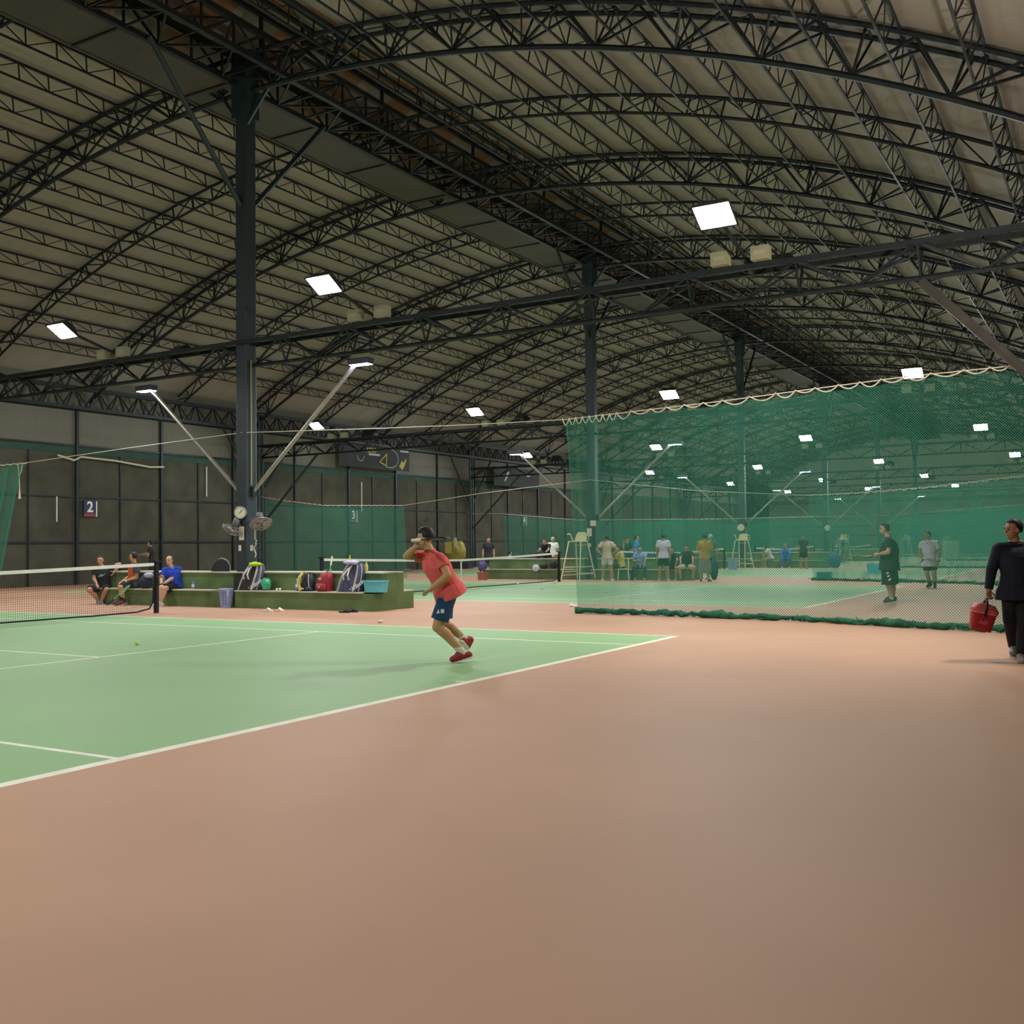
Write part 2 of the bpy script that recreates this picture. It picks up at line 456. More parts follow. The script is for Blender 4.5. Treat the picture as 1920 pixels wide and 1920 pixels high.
# floodlights --------------------------------------------------------
def tilt(d):
    d = V(d).normalized(); return d.to_track_quat('-Z', 'Y').to_matrix()
E_COL = 'eaf1ff'
FL_S = 420
def flood(em, bulbs=False):
    root = thing('floodlight', '', 'floodlight')
    o = MB(); o.bar((0, 1.75, -.35), (0, .1, 0.05), .035, 6); o.bar((0, 1.75, -.5), (0, 1.75, -.3), .05, 6); o.build('arm', M_STEEL, root)
    R = tilt((0, -.62, -1)); hs = MB()
    def T(p): return R @ V(p)
    ring = lambda wx, wy, z: [T((sx*wx, sy*wy, z)) for sx, sy in ((-1, -1), (1, -1), (1, 1), (-1, 1))]
    hs.loft([ring(.18, .14, .22), ring(.31, .25, .02), ring(.32, .26, 0.0), ring(.29, .23, 0.0), ring(.25, .2, .06)], cap=False)
    hs.add(ring(.18, .14, .22), [(3, 2, 1, 0)])
    h = hs.build('housing', mat('lamp_housing', '3b3f42', .4, .5), root)
    l = MB(); l.add(ring(.285, .225, .015), [(0, 3, 2, 1)]); l.build('lens', em, root)
    return root
EM_A = emit('lamp_white', 'f7f6f2', FL_S); EM_B = emit('lamp_cyan', 'f0f8f4', FL_S)
def build_floods():
    P = {'w': flood(EM_A), 'c': flood(EM_B)}; used = set()
    side = ['far left', 'left of centre', 'right of centre', 'far right']
    for k, y in enumerate(COLY):
        for s in (-1, 1):
            for i, x in enumerate(FLX):
                if k == 0 and s == -1: continue
                if k == 6 and s == 1: continue
                c = 'c' if k in (2, 3, 5) else 'w'
                row = 'behind the viewer' if k == 0 else 'on the %s cross truss' % ORD[k-1]
                lab = 'floodlight %s, %s position, aimed %s' % (row, side[i], 'towards the viewer' if s < 0 else 'away from the viewer')
                loc = (x, y+s*1.8, 6.45); rz = 0 if s < 0 else PI
                if c not in used: o = P[c]; used.add(c); o.location = loc; o.rotation_euler = (0, 0, rz); o['label'] = lab
                else: o = copy_tree(P[c], None, loc, rz, lab)
                o['group'] = 'floodlights on the cross trusses'
    # ballast boxes on the trusses
    bx = None
    for k, y in enumerate(COLY[1:5]):
        for i, x in enumerate(FLX):
            for j, dx in enumerate((-.42, .28)):
                lab = 'pale ballast box on the %s cross truss, %s floodlight, %s of its pair' % (ORD[k], side[i], 'left' if j == 0 else 'right')
                if bx is None:
                    bx = thing('ballast_box', lab, 'box', (x+dx, y-.3, 6.06), 0, 'ballast boxes on the cross trusses')
                    MB().bb((-.15, -.1, 0), (.15, .1, .23)).build('case', mat('box_cream', '9b9b80', .6, 0, .05), bx)
                    MB().bb((-.1, -.104, .08), (.1, -.1, .15)).build('plate', mat('box_plate', 'a9a98f', .6), bx)
                else: copy_tree(bx, None, (x+dx, y-.3, 6.06), None, lab)
build_floods()
# lamps on slanting poles at the centre columns
def arm_lamp(em):
    root = thing('pole_lamp', '', 'lamp')
    o = MB(); o.bar((.2, 0, 2.6), (3.15, 0, 5.2), .045, 8); o.build('pole', mat('galvanised_pole', '9a968c', .4, .6, .15, 5), root)
    o = MB(); o.bb((3.05, -.12, 5.2), (3.6, .12, 5.33)); o.build('housing', mat('lamp_housing', '3b3f42', .4, .5), root, bevel=.02)
    o = MB(); o.add([(3.08, -.1, 5.195), (3.57, -.1, 5.195), (3.57, .1, 5.195), (3.08, .1, 5.195)], [(0, 3, 2, 1)]); o.build('lens', em, root)
    o = MB(); o.bb((.16, -.06, 2.5), (.26, .06, 2.72)); o.build('bracket', M_STEEL, root)
    return root
EM_C = emit('lamp_blue', 'c9d0ff', 150)
def build_arm_lamps():
    A = arm_lamp(EM_C); first = True
    for k, y in enumerate(COLY[1:6]):
        for s in (-1, 1):
            lab = 'lamp on a slanting pole leaning %s from the %s centre column' % ('left' if s < 0 else 'right', ORD[k])
            loc = (XC, y, 0 if k == 0 else -.3); rz = PI if s < 0 else 0
            if first: A.location = loc; A.rotation_euler = (0, 0, rz); A['label'] = lab; first = False; o = A
            else: o = copy_tree(A, None, loc, rz, lab)
            o['group'] = 'pole lamps on the centre columns'
build_arm_lamps()
# lamp on the right wall, just outside the frame, whose light throws the long shadows
def wall_lamp():
    root = thing('wall_floodlight', 'floodlight fixed to the right wall beyond the walking man', 'floodlight', (XR-.2, 10.6, 4.4))
    MB().bar((.2, 0, 0), (0, 0, .1), .03, 6).build('arm', M_STEEL, root)
    MB().bb((-.12, -.3, 0), (0, .3, .4)).build('housing', mat('lamp_housing', '3b3f42', .4, .5), root, bevel=.02)
    o = MB(); o.add([(-.125, -.27, .03), (-.125, .27, .03), (-.125, .27, .37), (-.125, -.27, .37)], [(3, 2, 1, 0)]); o.build('lens', emit('lamp_wall', 'fff0dd', 700), root)
wall_lamp()
# ------------------------------------------------------------------ tennis nets
def tennis_net():
    root = thing('tennis_net', '', 'net')
    ya, yb = -.914, 11.884; L = yb-ya; blk = mat('net_black', '14161a', .7)
    def top(y): t = (y-5.485)/(L/2); return .914+.13*abs(t)**1.3
    ys = [ya+.06+(L-.12)*i/36 for i in range(37)]
    for y in (ya, yb):
        o = MB(); o.bb((-.04, y-.04, 0), (.04, y+.04, 1.07)); p = o.build('post', blk, root, bevel=.008)
        o = MB(); o.bb((-.06, y-.06, 1.05), (.06, y+.06, 1.085)); o.build('cap', blk, p)
        o = MB(); o.bar((.05, y, .75), (.13, y, .75), .015, 6); o.bb((.12, y-.05, .73), (.14, y+.05, .77)); o.build('winder', mat('net_steel', '8d9093', .4, .8), p)
    o = MB()
    for i in range(36):
        a, b = ys[i], ys[i+1]; o.add([(sx, y, top(y)+dz) for y in (a, b) for sx, dz in ((-.008, -.06), (.008, -.06), (.008, .004), (-.008, .004))], [(0, 1, 5, 4), (1, 2, 6, 5), (2, 3, 7, 6), (3, 0, 4, 7)])
    o.build('headband', M_WHITE, root)
    mb = MB(); st = .045; n = int((L-.12)/st)
    for i in range(n+1):
        y = ya+.06+i*st; mb.bar((0, y, .05+.1*max(0, (y-yb+1.2))**2), (0, y, top(y)-.05), .0016, 4, cap=False)
    for j in range(1, 20):
        for i in range(36):
            a, b = ys[i], ys[i+1]; za, zb = .05+(top(a)-.1)*j/20, .05+(top(b)-.1)*j/20
            mb.bar((0, a, za), (0, b, zb), .0016, 4, cap=False)
    mb.build('mesh', blk, root)
    o = MB(); pts = [(0, ya+.05, .3), (0, ya+.3, .1)]+[(0, y, .04) for y in ys[2:-5]]+[(.0, yb-1.6, .035), (0, yb-.5, .05), (0, yb-.18, .1), (0, yb-.09, .22), (0, yb-.07, .6)]
    o.tube(pts, .018, 6); o.build('bottom_cord', blk, root)
    o = MB(); o.bb((-.012, 5.46, 0), (.012, 5.51, .92)); o.build('centre_strap', M_WHITE, root)
    return root
def build_nets():
    N = tennis_net(); lab = ['tennis net on the nearest court, crossing the left edge of the view', 'tennis net on the second court, behind the player in red', 'tennis net on the third court from the viewer', 'tennis net on the fourth court from the viewer', 'tennis net on the farthest court that shows']
    for k in range(5):
        loc = (-11.885, 18.0*k, 0)
        if k == 0: N.location = loc; N['label'] = lab[0]; N['group'] = 'tennis nets'
        else: copy_tree(N, None, loc, None, lab[k])
build_nets()

# ------------------------------------------------------------------ dividing curtains
NET = netmat('green_netting', '418873', .042, .0098)
NETD = mat('green_hem', '1f5a41', .9, 0, .45, 9, .4)
ROPE = mat('white_rope', 'c9c6b2', .8)
def lerp(P, t):
    """piecewise-linear lookup in [(t, value)]"""
    for (a, x), (b, y) in zip(P, P[1:]):
        if t <= b: return x+(y-x)*(t-a)/max(1e-9, b-a)
    return P[-1][1]
def curtain(name, label, xa, xb, ytop, ybot, ztop, folds, hem=True, rope=True, slant=(0, 0), seed=1, dens=14, zb=.0, tight=0):
    """ytop/ztop/ybot: [(x, value)]; folds: [(x, amplitude)]; slant: shift of the hem at either end"""
    rnd = random.Random(seed); root = thing(name, label, 'curtain', (0, 0, 0), 0, 'green dividing net curtains')
    n = int((xb-xa)*dens); m = 12; mb = MB(); uv = []; ulen = 0; prev = None; ph = 0
    base = []
    for i in range(n+1):
        x = xa+(xb-xa)*i/n; a = lerp(folds, x); ph += (xb-xa)/n*(9+3*math.sin(x*1.7+seed))*(2.4 if x < xa+tight else 1)
        off = a*math.sin(ph); dx = a*.5*math.cos(ph*1.0+.6)
        p = V((x+dx, off, 0))
        if prev: ulen += (p-prev).length
        prev = p; base.append((x, dx, off, ulen))
    for x, dx, off, u in base:
        zt = lerp(ztop, x)-.03-.05*abs(math.sin(x*5.2)); t = (x-xa)/(xb-xa); sl = slant[0]*(1-t)+slant[1]*t
        for j in range(m+1):
            v = j/m; y = lerp(ytop, x)*v+lerp(ybot, x)*(1-v)+off*(.5+.5*(v if v > .2 else .2)); z = zt*v+zb*(1-v)
            mb.v.append((x+dx*v+sl*(1-v), y, z)); uv.append((u, z))
    for i in range(n):
        for j in range(m): mb.f.append((i*(m+1)+j, (i+1)*(m+1)+j, (i+1)*(m+1)+j+1, i*(m+1)+j+1)); mb.m.append(0)
    mb.uv = uv; mb.build('netting', NET, root, smooth=True)
    if hem:
        pts = []; rr = []; k = int((xb-xa)*9)
        for i in range(k+1):
            x = xa+(xb-xa)*i/k; t = (x-xa)/(xb-xa)
            pts.append((x+slant[0]*(1-t)+slant[1]*t, lerp(ybot, x)+rnd.uniform(-.05, .05)-.03, .045+rnd.uniform(-.01, .03))); rr.append(.032+.035*rnd.random()**2+.035*max(0, math.sin(x*2.1+seed))**6)
        o = MB(); o.tube(pts, rr, 7)
        for q in range(int((xb-xa)*16)):
            x = rnd.uniform(xa, xb); p = V((x, lerp(ybot, x)+rnd.uniform(-.12, .06), .03))
            o.bar(p, p+V((rnd.uniform(-.2, .2), rnd.uniform(-.06, .06), rnd.uniform(-.01, .1))), .02, 5, .006)
        o.build('bunched_hem', NETD, root, smooth=True)
    if rope:
        pts = []; x = xa; big = True
        while x < xb-.05:
            w = (.14 if x < xa+1.0 else .27+.22*rnd.random()) if rope == 'loops' else .3; d = (.13 if x < xa+1.3 else .05+.05*rnd.random()) if rope == 'loops' else .035
            for i in range(8):
                t = i/8; pts.append((x+w*t, lerp(ytop, x)-.02, lerp(ztop, x)+.015-d*math.sin(PI*t)))
            x += w
        o = MB(); o.tube(pts, .011, 5); o.build('lacing_rope', ROPE, root)
    return root
def cable(label, pts):
    o = MB(); o.tube(pts, .009, 5); c = o.build('cable', ROPE); tag(c, label, 'cable', 'curtain cables')
CUR1Z = [(-29, 3.6), (-20, 3.69), (-15.8, 3.86), (XC, 3.95), (-7.85, 3.82), (-5.5, 3.74), (-3.56, 3.7), (-2, 3.75), (-.5, 3.8), (.9, 3.87), (2.6, 3.95), (5.9, 4.0)]
def build_curtains():
    c = cable('pale cable strung over the nearest benches holding the nearest net curtain', [(x, 14.42-.28*(x > -13)*(x < -10), z) for x, z in CUR1Z])
    curtain('net_curtain', 'long green net curtain between the two nearest courts, spread on the right', -3.62, 5.85, [(-4, 14.42), (6, 14.42)],
            [(-3.6, 14.89), (-2, 14.75), (.8, 14.35), (4, 13.19), (6, 12.8)], CUR1Z, [(-3.6, .16), (-2.9, .2), (-2.2, .13), (-1.2, .05), (1, .02), (6, .02)], rope='loops', seed=3, dens=40, tight=1.5)
    curtain('net_curtain', 'green net curtain gathered at the left edge of the view', -28.5, -19.95, [(-29, 14.42), (-19, 14.42)], [(-29, 14.45), (-19, 14.45)], CUR1Z,
            [(-29, .12), (-20, .14)], hem=False, slant=(0, -1.15), seed=5, zb=.05)
    o = MB(); p = V((-20.02, 14.38, 3.68)); o.tube([p+V((-.18, 0, -.02)), p+V((-.12, 0, -.35)), p+V((-.1, 0, -.75))], .012, 5); o.tube([p+V((.02, 0, 0)), p+V((-.02, 0, -.2)), p+V((-.1, 0, -.32))], .012, 5)
    o.bar(p+V((-.1, 0, -.7)), p+V((-.1, 0, -.95)), .015, 6, .035); tag(o.build('rope_tassel', ROPE), 'white rope end hanging at the corner of the gathered curtain', 'rope')
    Z2 = [(-29, 3.75), (-27.6, 3.5), (-25, 3.18), (-20.58, 3.05), (-16.7, 3.43), (XC, 3.75), (-7.6, 3.2), (-3.7, 2.9), (-2, 2.93), (0, 3.02), (2.6, 3.25), (5.9, 3.5)]
    cable('pale cable over the second row of benches', [(x, 32.4-.25*(x > -13)*(x < -10), z) for x, z in Z2])
    curtain('net_curtain', 'green net curtain parked behind the nearest benches, under court sign 3', -28.4, -20.6, [(-29, 32.4), (-20, 32.4)], [(-29, 32.5), (-20, 32.5)], Z2, [(-29, .02), (-22, .02), (-20.5, .1)], hem=False, slant=(0, .1), seed=8)
    curtain('net_curtain', 'green net curtain on the far side of the second court, behind the player in black', -3.7, 5.85, [(-4, 32.5), (6, 32.5)], [(-3.74, 33.0), (0, 31.5), (2.5, 29.9), (6, 29)], Z2, [(-3.7, .18), (-3.2, .1), (-2.6, .02), (6, .02)], seed=9)
    Z3 = [(-29, 3.3), (-26.4, 3.2), (-21.5, 2.73), (-12.9, 2.6), (XC, 2.6), (-4, 2.6), (6, 3.2)]
    cable('pale cable over the third row of benches', [(x, 50.45-.25*(x > -13)*(x < -10), z) for x, z in Z3])
    curtain('net_curtain', 'wide green net curtain on the left half beyond the second benches, by court sign 4', -26.4, -12.9, [(-29, 50.45), (-10, 50.45)], [(-29, 50.5), (-10, 50.5)], Z3, [(-29, .05), (-14, .03), (-13, .12)], hem=False, seed=11, dens=8)
    curtain('net_curtain', 'green net curtain on the far side of the third court, right half', -4.2, 5.85, [(-5, 50.4), (6, 50.4)], [(-5, 50.4), (6, 48.5)], Z3, [(-5, .1), (-3, .03), (6, .03)], rope=False, seed=12, dens=8)
    for k, (y, xa, xb, s) in enumerate(((68.5, -27, -12.6, 'fourth court, left half'), (68.5, -4.2, 5.8, 'fourth court, right half'), (86.5, -26, -12.6, 'fifth court, left half'), (86.5, -10.8, 5.8, 'fifth court, right half'))):
        Z = [(-29, 3.0), (6, 3.4)]
        curtain('net_curtain', 'green net curtain on the far side of the '+s, xa, xb, [(-30, y), (6, y)], [(-30, y), (6, y)], Z, [(-30, .06), (6, .06)], rope=False, hem=(k % 2 == 1), seed=20+k, dens=6)
build_curtains()

# ------------------------------------------------------------------ benches
GREENP = mat('bench_paint', '5d7449', .6, 0, .28, 1.6, .04, .35, detail=6)
PLANK = mat('bench_plank', 'b9b4a0', .6, 0, .12, 4)
def bench(label, x0, x1, y, grp='green double-sided benches'):
    root = thing('bench', label, 'bench', (x0, y, 0), 0, grp); L = x1-x0
    o = MB(); P = [(0, 0), (0, .36), (.36, .36), (.36, .76), (1.06, .76), (1.06, .36), (1.42, .36), (1.42, 0)]
    vs = [(x, yy, z) for x in (0, L) for yy, z in P]; n = 8
    fs = [(i, (i+1) % n, n+(i+1) % n, n+i) for i in range(n)]
    fs += [(0, 1, 2, 7)[::-1], (2, 3, 4, 5)[::-1], (2, 5, 6, 7)[::-1], (8, 9, 10, 15), (10, 11, 12, 13), (10, 13, 14, 15)]
    o.add(vs, [tuple(reversed(f)) for f in fs]); o.build('body', GREENP, root)
    o = MB(); o.bb((.0, -.03, .362), (L*.93, .35, .39)); o.build('seat_board', PLANK, root, bevel=.006)
    o = MB(); o.bb((.0, 1.07, .362), (L, 1.45, .39)); o.build('seat_board', PLANK, root, bevel=.006)
    o = MB(); o.bb((-.02, .33, .762), (L-.03, 1.09, .795)); o.build('back_board', PLANK, root, bevel=.006)
    return root
BX = [(-16.3, -12.02), (-11.62, -7.75)]
def build_benches():
    n = ['nearest', 'second', 'third', 'fourth']
    for k in range(4):
        y = 13.87+18.05*k if k else 13.85
        for i, (a, b) in enumerate(BX):
            if k >= 2: a, b = a+.4, b+.5
            bench('green concrete bench with pale boards, %s row, %s of the column' % (n[k], 'left' if i == 0 else 'right'), a, b, y)
build_benches()
# plank across the gap at the column
o = MB(); o.bb((-12.1, 13.98, .77), (-11.5, 14.12, .8)); tag(o.build('plank', PLANK), 'short pale plank bridging the bench gap before the column', 'plank')
BZ = .39; TZ = .795      # seat and top levels
def seat(px, y=14.02): p = PY(px, 1108, y); return V((p.x, y, BZ))
def top(px, y=14.4): p = PY(px, 1075, y); return V((p.x, y, TZ))

# ------------------------------------------------------------------ text helper
def text_mesh(s, size, depth=.004, bold=0.0, shear=0.0):
    c = bpy.data.curves.new('txt', 'FONT'); c.body = s; c.size = size; c.extrude = depth/2; c.align_x = 'CENTER'; c.align_y = 'CENTER'; c.offset = bold; c.shear = shear
    o = bpy.data.objects.new('txt', c); COL.objects.link(o); bpy.context.view_layer.update()
    dg = bpy.context.evaluated_depsgraph_get(); me = bpy.data.meshes.new_from_object(o.evaluated_get(dg))
    bpy.data.objects.remove(o); bpy.data.curves.remove(c); return me
def put_text(name, s, size, m, parent, M, label=None, **k):
    me = text_mesh(s, size, **k); me.name = name; me.materials.clear(); me.materials.append(m)
    o = bpy.data.objects.new(name, me); COL.objects.link(o); o.parent = parent; o.matrix_local = M
    if label: o['label'] = label
    return o
def frame(o, x, y):
    """matrix with columns x, y (unit) and normal x cross y"""
    x = V(x).normalized(); y = V(y).normalized(); z = x.cross(y)
    return Matrix(((x.x, y.x, z.x, o[0]), (x.y, y.y, z.y, o[1]), (x.z, y.z, z.z, o[2]), (0, 0, 0, 1)))
def poly(mb, pts, M, d=.003, mi=0):
    """flat polygon extruded by d in the frame M"""
    a = [M @ V((x, y, 0)) for x, y in pts]; b = [M @ V((x, y, d)) for x, y in pts]; n = len(pts)
    mb.add(a+b, [tuple(range(n-1, -1, -1)), tuple(range(n, 2*n))]+[(i, (i+1) % n, n+(i+1) % n, n+i) for i in range(n)], mi)

# ------------------------------------------------------------------ signs, banners, notices
NAVY = mat('sign_navy', '1c2350', .5); WHT = mat('sign_white', 'd8dcdc', .5); RED = mat('sign_red', '8c3a33', .6)
def sign(num, y, label):
    root = thing('court_sign', label, 'sign', (XL+.06, y, 2.62), 0, 'court number signs')
    w = .55
    o = MB(); o.bb((0, -w/2, 0), (.05, w/2, .62)); o.build('panel', NAVY, root, bevel=.008)
    o = MB(); o.bb((.051, -w/2, .0), (.056, w/2, .11)); o.build('lower_strip', RED, root)
    o = MB(); o.bb((.0, w/2, .0), (.05, w/2+.05, .6)); o.build('edge', WHT, root)
    put_text('number', num, .58, WHT, root, frame((.054, 0, .355), (0, 1, 0), (0, 0, 1)), bold=.012)
sign('2', 22.8+.55, 'small navy court sign with a white 2 on the left wall')
sign('3', 39.35, 'small navy court sign with a white 3 seen through the netting')
sign('4', 57.3, 'small navy court sign with a white 4, farthest of the signs')
def banner(name, label, y0, y1, z0, z1, words):
    root = thing(name, label, 'banner', (XL+.62, 0, 0)); x = 0
    o = MB(); o.bb((-.02, y0, z0), (x, y1, z1)); o.build('cloth', mat('banner_dark', '23272b', .7, 0, .25, 1.2), root)
    YL = mat('banner_yellow', 'b9a23c', .6); GR = mat('banner_grey', 'a9b0ad', .6)
    L = y1-y0; F = lambda u, v: frame((.004, y0+L*u, z0+(z1-z0)*v), (0, 1, 0), (0, 0, 1))
    if words:
        put_text('lettering', 'AERO', .34, YL, root, F(.43, .80), shear=.35, bold=.008)
        o = MB(); o.bb((.001, y0+L*.4, z0+(z1-z0)*.58), (.006, y0+L*.56, z0+(z1-z0)*.67)); o.build('line', GR, root)
        o = MB(); o.bb((.001, y0+L*.86, z0+(z1-z0)*.88), (.006, y0+L*.99, z0+(z1-z0)*.97)); o.build('line', GR, root)
        pts = [(.003, y0+L*(.70+.13*math.cos(t)), z0+(z1-z0)*(.53+.43*math.sin(t))) for t in [-2.0+3.6*i/20 for i in range(21)]]
        o = MB(); o.tube(pts, .028, 5); o.build('racket_ring', GR, root)
        o = MB(); A, B, C = [V((.004, y0+L*u, z0+(z1-z0)*v)) for u, v in ((.55, .32), (.655, .72), (.65, .16))]; o.bar(A, B, .03, 4); o.bar(A, C, .03, 4); o.bar(B, C, .025, 4); o.build('racket_throat', YL, root)
        o = MB(); M = F(.9, .3); poly(o, [(-.35, -.1), (-.1, .2), (.1, .12), (.28, .36), (.34, .3), (.16, -.05), (-.05, -.3), (-.2, -.2)], M); o.build('splash', YL, root)
        pts = [(.003, y0+L*(.29+.045*math.cos(t)), z0+(z1-z0)*(.52+.24*math.sin(t))) for t in [PI+PI*i/10 for i in range(11)]]
        o = MB(); o.tube(pts, .02, 5); o.build('racket_throat', GR, root)
    else:
        o = MB(); M = F(.3, .55); poly(o, [(-.5, -.35), (-.1, .25), (.1, .3), (.05, .15), (-.3, -.3)], M); o.build('mark', GR, root)
        o = MB(); M = F(.75, .6); poly(o, [(-.2, 0), (.2, .05), (.25, .12), (-.2, .1)], M); o.build('mark', GR, root)
banner('banner', 'dark banner with AERO in yellow letters hung high on the left wall', 37.6, 43.6, 5.45, 6.62, True)
banner('banner', 'dark banner with faint pale marks high on the wall beyond the forked column', 52.6, 58.5, 5.1, 6.3, False)
def pipe_on_wall(y, z0, z1, label):
    o = MB(); o.bar((XL+.1, y, z0), (XL+.1, y, z1), .025, 6); tag(o.build('conduit', M_WHITE), label, 'pipe')
pipe_on_wall(40.05, 3.2, 4.75, 'white vertical conduit on the wall above court sign 3')
pipe_on_wall(29.3, 3.6, 4.9, 'pale vertical conduit high on the wall left of the nearest column')
pipe_on_wall(21.9, 2.4, 3.35, 'pale vertical conduit on the wall left of court sign 2')
o = MB(); o.tube([(XL+.15, 21.9, 4.9), (XL+.15, 22.6, 4.75), (XL+.15, 22.9, 4.9), (XL+.15, 24.5, 4.85), (XL+.15, 26.2, 4.7), (XL+.15, 26.9, 4.75)], .04, 6); tag(o.build('rolled_tarpaulin', ROPE), 'pale rolled strip hanging across the top of the left wall', 'cloth')

def clock(label, x, y, z, r, simple=False):
    root = thing('wall_clock', label, 'clock', (x, y, z)); R = Matrix.Rotation(PI/2, 3, 'X') @ Matrix.Rotation(0, 3, 'Z')
    yaw = Matrix.Rotation(.45, 3, 'Z')
    R = yaw @ Matrix.Rotation(PI/2, 3, 'X')
    o = MB(); o.lathe([(r, 0), (r, .05), (r*.93, .06), (r*.9, .045)], n=28, rot=R); o.build('rim', mat('clock_rim', '6f7170', .4, .4), root, smooth=False)
    o = MB(); o.lathe([(r*.9, .04), (r*.9, .046)], n=28, rot=R); o.build('dial', mat('clock_face', 'd2cfba', .5), root)
    if not simple:
        dk = mat('clock_mark', '3a3a32', .5); o = MB()
        for i in range(12):
            t = 2*PI*i/12; a = R @ V((r*.7*math.cos(t), r*.7*math.sin(t), .048)); b = R @ V((r*.82*math.cos(t), r*.82*math.sin(t), .048)); o.bar(a, b, .004, 4)
        o.build('hour_marks', dk, root)
        for t, l in ((.9, .5), (3.9, .25)):
            o = MB(); o.bar(R @ V((0, 0, .05)), R @ V((r*l*math.cos(t), r*l*math.sin(t), .05)), .006, 4); o.build('hand', dk, root)
c1 = PY(450, 961, 14.07); clock('round white dial on the nearest steel column', c1.x, 14.1, c1.z, .148)
c3 = PY(1389, 989, 50.2); clock('round white clock on the third centre column', c3.x, 50.2, c3.z, .2)
c4 = PY(1551, 990, 68.2); clock('small white clock on the fourth centre column', c4.x, 68.2, c4.z, .22, True)
def notice(label, px, py, y, w, h, lines=0):
    p = PY(px, py, y); root = thing('paper_notice', label, 'paper', (p.x, y, p.z)); pm = mat('paper', 'd8cdbd', .8)
    o = MB(); o.bb((-w/2, -.004, -h/2), (w/2, 0, h/2)); o.build('sheet', pm, root)
    for i in range(lines):
        o = MB(); z = h/2-.06-i*.035; o.bb((-w*.4, -.0055, z), (w*(.35 if i else .1), -.004, z+.008)); o.build('text_line', mat('ink', '8a8378', .8), root)
notice('tall white paper notice on the nearest column under the dial', 453, 1000, 14.12, .155, .31, 6)
notice('small white card low on the left face of the nearest column', 450, 1027.5, 14.12, .085, .13)
notice('small white card low on the right side of the nearest column', 472, 1027.5, 14.1, .085, .13)
notice('white sheet high on the second column beyond the umpire chair', 1112, 981, 32.1, .23, .21)
notice('white sheet lower on the second column just behind the umpire chair', 1105, 998, 32.1, .2, .3)
notice('small white card on the second column level with the chair seat', 1106, 1022, 32.1, .1, .14)
# yellow conduit and rope on column 1
o = MB(); o.bar((XC+.2, 14.25, 2.75), (XC+.2, 14.25, 5.6), .02, 6); tag(o.build('conduit', mat('yellow_conduit', '8a855e', .6)), 'yellowish conduit running up the right edge of the nearest column', 'pipe')
o = MB(); p = PY(478, 1010, 14.05); o.tube([p+V((0, 0, .35)), p+V((.0, 0, .1)), p, p+V((.05, 0, -.05)), p+V((.0, 0, -.12)), p+V((.06, 0, -.1)), p+V((-.03, 0, -.2)), p+V((.03, 0, -.35)), p+V((.0, 0, -.42))], .012, 5); tag(o.build('cord_bundle', ROPE), 'pale cord dangling under the right fan of the nearest column', 'cord')
def fan(label, px, py, side):
    p = PY(px, py, 14.0); root = thing('wall_fan', label, 'fan', p, 0, 'fans on the nearest column'); gm = mat('fan_grey', '8a8583', .45, .3)
    ax = V((side*.45, -.25, -1)).normalized(); R = ax.to_track_quat('Z', 'Y').to_matrix(); r = .24
    cage = MB()
    for q in range(4): rr = r*(.35+.65*q/3); cage.tube([R @ V((rr*math.cos(t), rr*math.sin(t), .1-.1*(rr/r)**2+.02)) for t in [2*PI*i/24 for i in range(24)]], .005, 4, closed=True)
    cage.tube([R @ V((r*math.cos(t), r*math.sin(t), -.02)) for t in [2*PI*i/24 for i in range(24)]], .012, 5, closed=True)
    for i in range(20):
        t = 2*PI*i/20; cage.tube([R @ V((r*k*math.cos(t), r*k*math.sin(t), .12-.1*k*k)) for k in (.2, .6, 1.0)], .004, 4)
        cage.tube([R @ V((r*k*math.cos(t), r*k*math.sin(t), -.1+.08*k*k)) for k in (.25, .6, 1.0)], .004, 4)
    cage.build('cage', gm, root)
    b = MB()
    for i in range(3):
        t = 2*PI*i/3; c, s = math.cos(t), math.sin(t)
        b.loft([[R @ V((c*k-s*w, s*k+c*w, z)) for w, z in ((-wd, .02), (wd, -.02), (wd, -.026), (-wd, .014))] for k, wd in ((.04, .03), (.12, .08), (.2, .075))])
    b.build('blades', mat('fan_blade', 'a59490', .4), root)
    o = MB(); o.lathe([(.02, -.28), (.075, -.26), (.08, -.12), (.05, -.08)], n=14, rot=R); o.build('motor', mat('fan_motor', '5c5a5a', .5), root, smooth=True)
    o = MB(); q = V((XC, 14.2, p.z+.02))-p; o.bar(R @ V((0, 0, -.2)), q, .025, 6); o.build('bracket', mat('fan_motor', '5c5a5a', .5), root)
fan('grey wall fan on the left side of the nearest column', 436, 993, -1)
fan('grey wall fan tilted up on the right side of the nearest column', 489, 982, 1)

